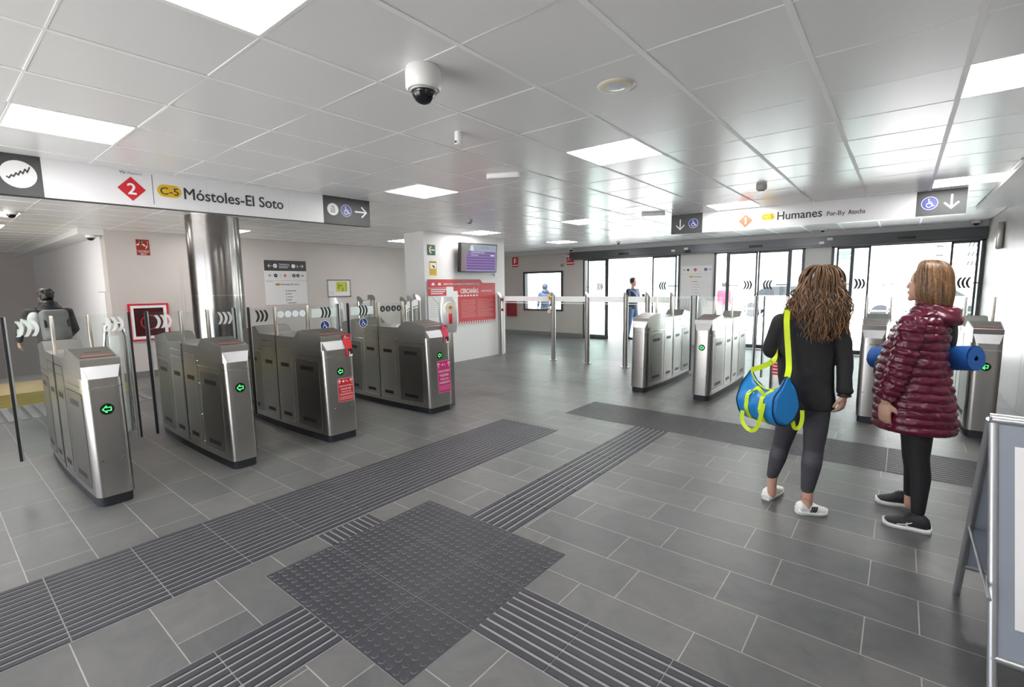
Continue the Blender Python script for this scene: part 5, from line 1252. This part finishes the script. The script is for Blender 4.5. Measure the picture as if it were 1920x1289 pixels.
# coat body: padded rings between stitched seams
rowsC = [(580, 1746, 24, .09), (592, 1739, 38, .15), (606, 1730, 47, .18), (630, 1723, 54, .190), (665, 1714, 62, .190), (700, 1711, 69, .195), (740, 1712, 75, .205), (780, 1713, 80, .215), (798, 1712, 80, .215), (806, 1711, 76, .205)]
NR = 230; rows = interp(rowsC, NR); seams = 15
m = MB(); nn_ = 96; rings = []
for i, (y, x, hw, dp) in enumerate(rows):
    v_ = (i/NR*seams); ph = v_ % 1.0; puff = .0105*(abs(math.sin(PI*ph))**.6); seam_end = min(ph, 1-ph)
    ring = []
    for j in range(nn_):
        a = 2*PI*j/nn_; c = K(x, y+3.5*math.sin(a)+(2.4*noise.noise(V3((math.cos(a)*2, math.sin(a)*2, int(v_)*1.9))) if 6 < i < NR-12 else 0), 0)
        ver = min(abs(((a-p+PI) % (2*PI))-PI) for p in (math.radians(-60), math.radians(-118), math.radians(60), math.radians(120)))
        groove = -.010*math.exp(-(ver/.05)**2)
        wrk = .012*noise.noise(V3((math.cos(a)*2.6, math.sin(a)*2.6, int(v_)*3.7)))+.009*noise.noise(V3((a*11, v_*1.6+a*2, 1.3)))*abs(math.sin(PI*ph))+.004*noise.noise(V3((a*26, v_*3.5, 5.3)))
        e = puff+groove+wrk
        ring.append(c+RH*math.cos(a)*(hw*PM+e)+n2*math.sin(a)*(dp+e))
    rings.append(ring)
m.loft(rings, 0, True, True); coat = build('coat_body', m, COAT, t, True)
def sleeve(sh, el, wr_, r0, r1, name):
    m = MB(); pts = []; N = 150; n_ = 56
    q0, q1, q2, q3 = V3(sh)+Z*.062, V3(sh)*.45+V3(el)*.55, V3(el), V3(wr_)+Z*.012
    rings = []; u = None
    P = []
    for i in range(N+1):
        s_ = i/N; P.append((1-s_)**2*(q0)+2*s_*(1-s_)*(q2*1.12-(q0+q3)*.06)+s_*s_*q3)
    for i, p in enumerate(P):
        s_ = i/N; d = (P[min(N, i+1)]-P[max(0, i-1)]).normalized(); u = (n2-d*n2.dot(d)).normalized(); v = d.cross(u)
        base = r0*(1-s_)+r1*s_
        if s_ < .10: base *= .50+.50*(s_/.10)**.5
        if s_ > .97: base *= .86
        ph = (s_*12) % 1; e = .0085*abs(math.sin(PI*ph))**.6+.005*noise.noise(V3((i*.18, 2.2, s_*9)))
        rings.append([p+(u*math.cos(2*PI*j/n_)+v*math.sin(2*PI*j/n_))*(base+e+.012*noise.noise(V3((math.cos(2*PI*j/n_)*2.4, math.sin(2*PI*j/n_)*2.4, s_*17)))) for j in range(n_)])
    m.loft(rings, 0, True, True); return build(name, m, COAT, t, True)
sleeve(sh+n2*.01, el, wr_, .070, .050, 'sleeve'); sleeve(sh2, el2, wr2, .070, .050, 'sleeve')
# collar and hood roll
m = MB()
for k, (rx, ry, dy, rr, tilt) in enumerate(((.085, .090, 0, .024, .0), (.102, .115, 9, .027, .02))):
    c = K(1751, 577+dy, 0); pts = []
    for i in range(41):
        a = 2*PI*i/40; pts.append(c+RH*(rx*math.cos(a)+.01)+n2*ry*math.sin(a)+Z*(-.03*math.cos(a)+tilt*-1))
    m.tube(pts, [rr*(1+.25*max(0, math.cos(2*PI*i/40))+.07*math.sin(i*2.2)) for i in range(41)], 14)
ell(m, K(1780, 587, 0), (RH*.062, n2*.110, Z*.044)); ell(m, K(1768, 583, 0), (RH*.07, n2*.115, Z*.040)); ell(m, K(1745, 590, 0), (RH*.09, n2*.15, Z*.035))
organic('hood', m, COAT, t, .008, 5, lambda p: .006*noise.noise(V3((p.x*20, p.y*20, p.z*34))))
# bob of straight hair
m = MB(); hcc = hc+up_*.02+RH*.010
ell(m, hcc+Z*.008, (RH*.094, n2*.096, Z*.108)); ell(m, hcc+RH*.018-Z*.06, (RH*.082, n2*.098, Z*.092))
under = organic('hair', m, HAIR_M, t, .009, 6)
m = MB(); rnd = random.Random(11)
for k in range(760):
    a = rnd.uniform(-2.45, 2.45)                      # around the head, 0 = back of head
    dx, dy = math.cos(a), math.sin(a)
    top_ = hcc+Z*.127-RH*.02+(RH*dx+n2*dy)*.018
    cpt = hcc+RH*dx*.104+n2*dy*.108+Z*.122
    m1 = hcc+RH*(dx*.100+.008)+n2*dy*.108-Z*.01
    e_ = hcc+RH*(dx*.088+.022)+n2*dy*.100-Z*(.142+.01*dx+rnd.uniform(-.012, .010)); N = 18; pts = []; rr = []; r0 = rnd.uniform(.0026, .0050)
    for i in range(N+1):
        s_ = i/N
        if s_ < .5: q = s_*2; p = top_*(1-q)**2+cpt*2*q*(1-q)+m1*q*q
        else: q = s_*2-1; p = m1*(1-q)**2+(m1-Z*.07+(RH*dx+n2*dy)*.012)*2*q*(1-q)+e_*q*q
        pts.append(p+(RH*dy-n2*dx)*.004*math.sin(k+s_*5)); rr.append(r0*(.5+.5*min(1, s_*6))*(1-.6*s_**4))
    m.tube(pts, rr, 5, rnd.choice((0, 1, 1, 1, 2, 2)))
sub('straight_locks', m, [HAIR_D, HAIR_M, HAIR_L], under, world=True)
shoe(t, floor_px(1744, 1000), floor_px(1655, 980), .098, .085, SHOEB, SHOEW, 'left_shoe', None, SHOEB, .090, SHOEW)
shoe(t, floor_px(1716, 952), floor_px(1642, 940), .095, .085, SHOEB, SHOEW, 'right_shoe', None, SHOEB, .090)

# --- rolled mat and black bag on her far side
mc = K(1735, 672, .26); t = thing('yoga_mat', 'rolled blue exercise mat carried level on the far side of the burgundy coat', 'rolled mat', (mc.x, mc.y, mc.z))
e0, e1 = K(1641, 671, .44), K(1830, 672, .07); d = (e1-e0).normalized(); u_ = d.cross(Z).normalized(); v_ = u_.cross(d)
m = MB(); R0_ = .078; rings = []; L_ = (e1-e0).length; NN = 90
for i in range(NN+1):
    s_ = i/NN; r_ = R0_*(1+.012*math.sin(i*PI/1.5))
    rings.append([e0+d*L_*s_+(u_*math.cos(a)+v_*math.sin(a))*r_ for a in [k*2*PI/40 for k in range(40)]])
m.loft(rings, 0, True, False); build('mat_roll', m, MATB, t, True)
for sgn, e_ in ((1, e1), (-1, e0)):
    m = MB(); n_ = 200; turns = 7
    vs = []; fs = []
    for i in range(n_+1):
        a = turns*2*PI*i/n_; r_ = .016+(R0_-.018)*i/n_
        for q in (-.0040, .0040): vs.append(e_+d*sgn*.003+(u_*math.cos(a)+v_*math.sin(a))*(r_+q))
        if i: k = 2*i; fs.append((k-2, k-1, k+1, k) if sgn > 0 else (k, k+1, k-1, k-2))
    m.add(vs, fs, 0, False); n2_ = 36
    m.add([e_-d*sgn*.004+(u_*math.cos(a)+v_*math.sin(a))*R0_ for a in [k*2*PI/n2_ for k in range(n2_)]]+[e_-d*sgn*.004+(u_*math.cos(a)+v_*math.sin(a))*.016 for a in [k*2*PI/n2_ for k in range(n2_)]], [(k, (k+1) % n2_, (k+1) % n2_+n2_, k+n2_) for k in range(n2_)], 1)
    build('spiral_end', m, [MATB, mat('dark_blue_foam', (.006, .04, .17), .6)], t, True)
bc = K(1668, 690, .33); t = thing('shoulder_bag', 'black bag carried in front of the burgundy coat under the rolled mat', 'bag', (bc.x, bc.y, bc.z))
m = MB(); ell(m, K(1662, 694, .20), (RH*.075, n2*.09, Z*.115)); organic('bag_body', m, mat('black_bag_fabric', (.012, .013, .014), .6), t, .012, 4)
m = MB(); pts = [K(1790, 655, .16), K(1788, 625, .14), K(1781, 602, .10)]; 
m = MB(); ell(m, K(1783, 630, .16), (RH*.035, n2*.08, Z*.13)); organic('rear_pad', m, mat('black_green_fabric', (.012, .022, .02), .6), t, .012, 3)

# --- people further away
def walker(label, px, py, H_, face, top_m, leg_m, hair_m, hood=None, lean=0, arm=None, extra=None, vox=.016):
    t = thing('person', label, 'person', (px, py, 0)); f = V3((math.cos(face), math.sin(face), 0)); s = V3((-f.y, f.x, 0)); k = H_/1.75; b_ = V3((px, py, 0))
    P = lambda x, y, z: b_+s*x*k+f*(y+lean*max(0, z-.9))*k+Z*z*k
    m = MB(); hc_ = P(0, .02, 1.62); head(m, hc_, Z, f, .098*k); chain(m, [hc_-Z*.05, P(0, 0, 1.42)], [.05*k, .055*k])
    ell(m, P(0, 0, 1.22), (s*.17*k, f*.10*k, Z*.24*k)); ell(m, P(0, 0, .95), (s*.155*k, f*.11*k, Z*.15*k))
    arms = arm or {1: (P(.22, 0, 1.38), P(.27, -.03, 1.10), P(.26, .10, .88)), -1: (P(-.22, 0, 1.38), P(-.27, -.03, 1.10), P(-.26, .10, .88))}
    for sd_, (a_, e_, w_) in arms.items():
        chain(m, [P(0, 0, 1.36), a_, e_, w_], [.06*k, .05*k, .04*k, .028*k]); hand(m, w_, (w_-e_), s*sd_, -1 if sd_ > 0 else 1, k*1.05, .5)
    legs = ((.09, .10, .03), (-.09, -.08, -.05))
    for x, y1, y2 in legs: chain(m, [P(x, 0, .90), P(x, y1*.6+.02, .50), P(x, y1*.4+y2, .09)], [.09*k, .058*k, .04*k])
    organic('body', m, SKIN, t, vox*.8, 3)
    m = MB(); loft_rings(m, [(P(0, 0, z), s*w_*k, f*d_*k) for z, w_, d_ in ((.86, .17, .13), (1.0, .18, .135), (1.2, .195, .14), (1.36, .20, .13), (1.44, .10, .09))], 24)
    for sd_, (a_, e_, w_) in arms.items(): chain(m, [P(0, 0, 1.36), a_, e_, w_*.85+e_*.15], [.07*k, .066*k, .056*k, .045*k])
    organic('jacket', m, top_m, t, vox, 3)
    m = MB(); ell(m, P(0, 0, .93), (s*.16*k, f*.125*k, Z*.10*k))
    for x, y1, y2 in legs: chain(m, [P(x, 0, .88), P(x, y1*.6+.02, .50), P(x, y1*.4+y2, .11)], [.10*k, .075*k, .055*k])
    organic('trousers', m, leg_m, t, vox, 3)
    for (x, y1, y2), nm in zip(legs, ('left_shoe', 'right_shoe')): q = P(x, y1*.4+y2, 0); shoe(t, q-f*.07*k, q+f*.20*k, .10*k, .08, BLACK, BLACK, nm)
    m = MB(); c_ = hc_+Z*.03*k-f*.015*k
    if hood: ell(m, c_-Z*.01, (s*.115*k, f*.12*k, Z*.13*k)); ell(m, P(0, -.03, 1.45), (s*.15*k, f*.12*k, Z*.10*k)); organic('hood', m, hood, t, vox*.8, 3)
    else:
        ell(m, c_, (s*.092*k, f*.100*k, Z*.098*k)); rnd = random.Random(5)
        for _ in range(90):
            a, el_ = rnd.uniform(0, 2*PI), rnd.uniform(-1.05, 1.4)
            if math.cos(a) > -.1 and el_ < .65: continue
            ell(m, c_+(f*math.cos(a)*math.cos(el_)+s*math.sin(a)*math.cos(el_))*.088*k+Z*math.sin(el_)*.092*k, (s*.022*k, f*.022*k, Z*.022*k), 8, 6)
        organic('hair', m, hair_m, t, vox*.7, 2)
    if extra: extra(t, P, s, f, k)
    return t
pm = at(97, 600, 6.75); BX, BY = pm.x, pm.y
def pack(t, P, s, f, k):
    m = MB(); m.box(-.15, .15, -.09, .09, -.22, .22, 0, M=Matrix.Translation(P(0, -.20, 1.20)) @ Matrix.Rotation(math.atan2(f.y, f.x)-PI/2, 4, 'Z') @ Matrix.Rotation(-.16, 4, 'X'), bev=.05); ell(m, P(0, -.29, 1.08), (s*.12, f*.05, Z*.10)); organic('backpack', m, mat('grey_backpack', (.17, .175, .17), .6), t, .015, 4)
    m = MB(); m.strap([P(-.11, -.12, 1.40), P(-.12, -.26, 1.34), P(-.13, -.31, 1.18)], -f, .03, .006); m.strap([P(.11, -.12, 1.40), P(.12, -.26, 1.34), P(.13, -.31, 1.18)], -f, .03, .006); build('straps', m, BLACK, t, True)
    m = MB(); ell(m, P(0, 0, 1.44), (s*.15, f*.13, Z*.08)); ell(m, P(0, -.02, 1.51), (s*.105, f*.105, Z*.07)); organic('collar', m, BLACK, t, .014, 3)
    m = MB(); ell(m, P(.19, -.06, 1.27), (s*.075, f*.10, Z*.13)); organic('pale_shoulder_panel', m, mat('pale_grey_cloth', (.50, .52, .50), .7), t, .014, 3)
    m = MB(); m.tube([P(.28, -.03, 1.30), P(.33, .02, 1.16), P(.33, .05, 1.08)], [.045, .044, .04], 10); build('pale_sleeve_stripe', m, mat('pale_green_cloth', (.48, .56, .44), .7), t, True)
fa = math.atan2(-.10, -1.0); f_ = V3((math.cos(fa), math.sin(fa), 0)); s_ = V3((-f_.y, f_.x, 0)); b0 = V3((BX, BY, 0))
aL = (b0+s_*.22+Z*1.30+f_*.08, b0+s_*.31+Z*1.12+f_*.06, b0+s_*.31+Z*.90+f_*.22); aR = (b0-s_*.20+Z*1.30+f_*.08, b0-s_*.25+Z*1.05+f_*.05, b0-s_*.22+Z*.92+f_*.28)
walker('person with a grey backpack walking away behind the nearest left gate', BX, BY, 1.64, fa, mat('dark_jacket', (.028, .026, .028), .7), mat('dark_trousers', (.02, .02, .024), .7), HAIR_B, lean=.16, arm={1: aL, -1: aR}, extra=pack, vox=.012)
pm = at(1186, 560, 13.9); fb = math.atan2(-.2, 1.0); b0 = V3((pm.x, pm.y, 0)); f_ = V3((math.cos(fb), math.sin(fb), 0)); s_ = V3((-f_.y, f_.x, 0))
arms = {1: (b0+s_*.21+Z*1.40, b0+s_*.27+Z*1.13+f_*.02, b0+s_*.15+Z*1.16+f_*.30), -1: (b0-s_*.21+Z*1.40, b0-s_*.27+Z*1.13+f_*.04, b0-s_*.12+Z*1.18+f_*.32)}
def phone(t, P, s, f, k):
    m = MB(); c = P(-.08, .42, 1.22); m.box(c.x-.04, c.x+.04, c.y-.008, c.y+.008, c.z-.07, c.z+.07, 0); build('phone', m, BLACK, t, True)
    m = MB(); m.strap([P(-.2, .0, 1.44), P(-.08, .15, 1.30), P(.14, .15, 1.05)], f, .05, .006); build('blue_sash', m, mat('mid_blue_cloth', (.06, .16, .36), .6), t, True)
walker('man in a navy jacket standing outside the open left door, holding a phone', pm.x, pm.y, 1.78, fb, mat('navy_jacket', (.02, .022, .05), .6), mat('blue_jeans', (.10, .16, .30), .7), HAIR_B, arm=arms, extra=phone)
pm = at(1357, 560, 17.5); walker('person in a red jacket outside the middle door, partly behind its frame', pm.x, pm.y, 1.62, 1.2, mat('red_jacket', (.60, .03, .07), .6), mat('grey_trousers', (.12, .12, .15), .7), HAIR_B)
pm = at(1022, 560, 17.4); walker('person in a dark blue hood seen outside through the front window', pm.x, pm.y, 1.64, 2.6, mat('blue_coat', (.03, .05, .12), .7), mat('grey_trousers', (.12, .12, .15), .7), HAIR_B, hood=mat('dark_hood', (.015, .022, .05), .6))
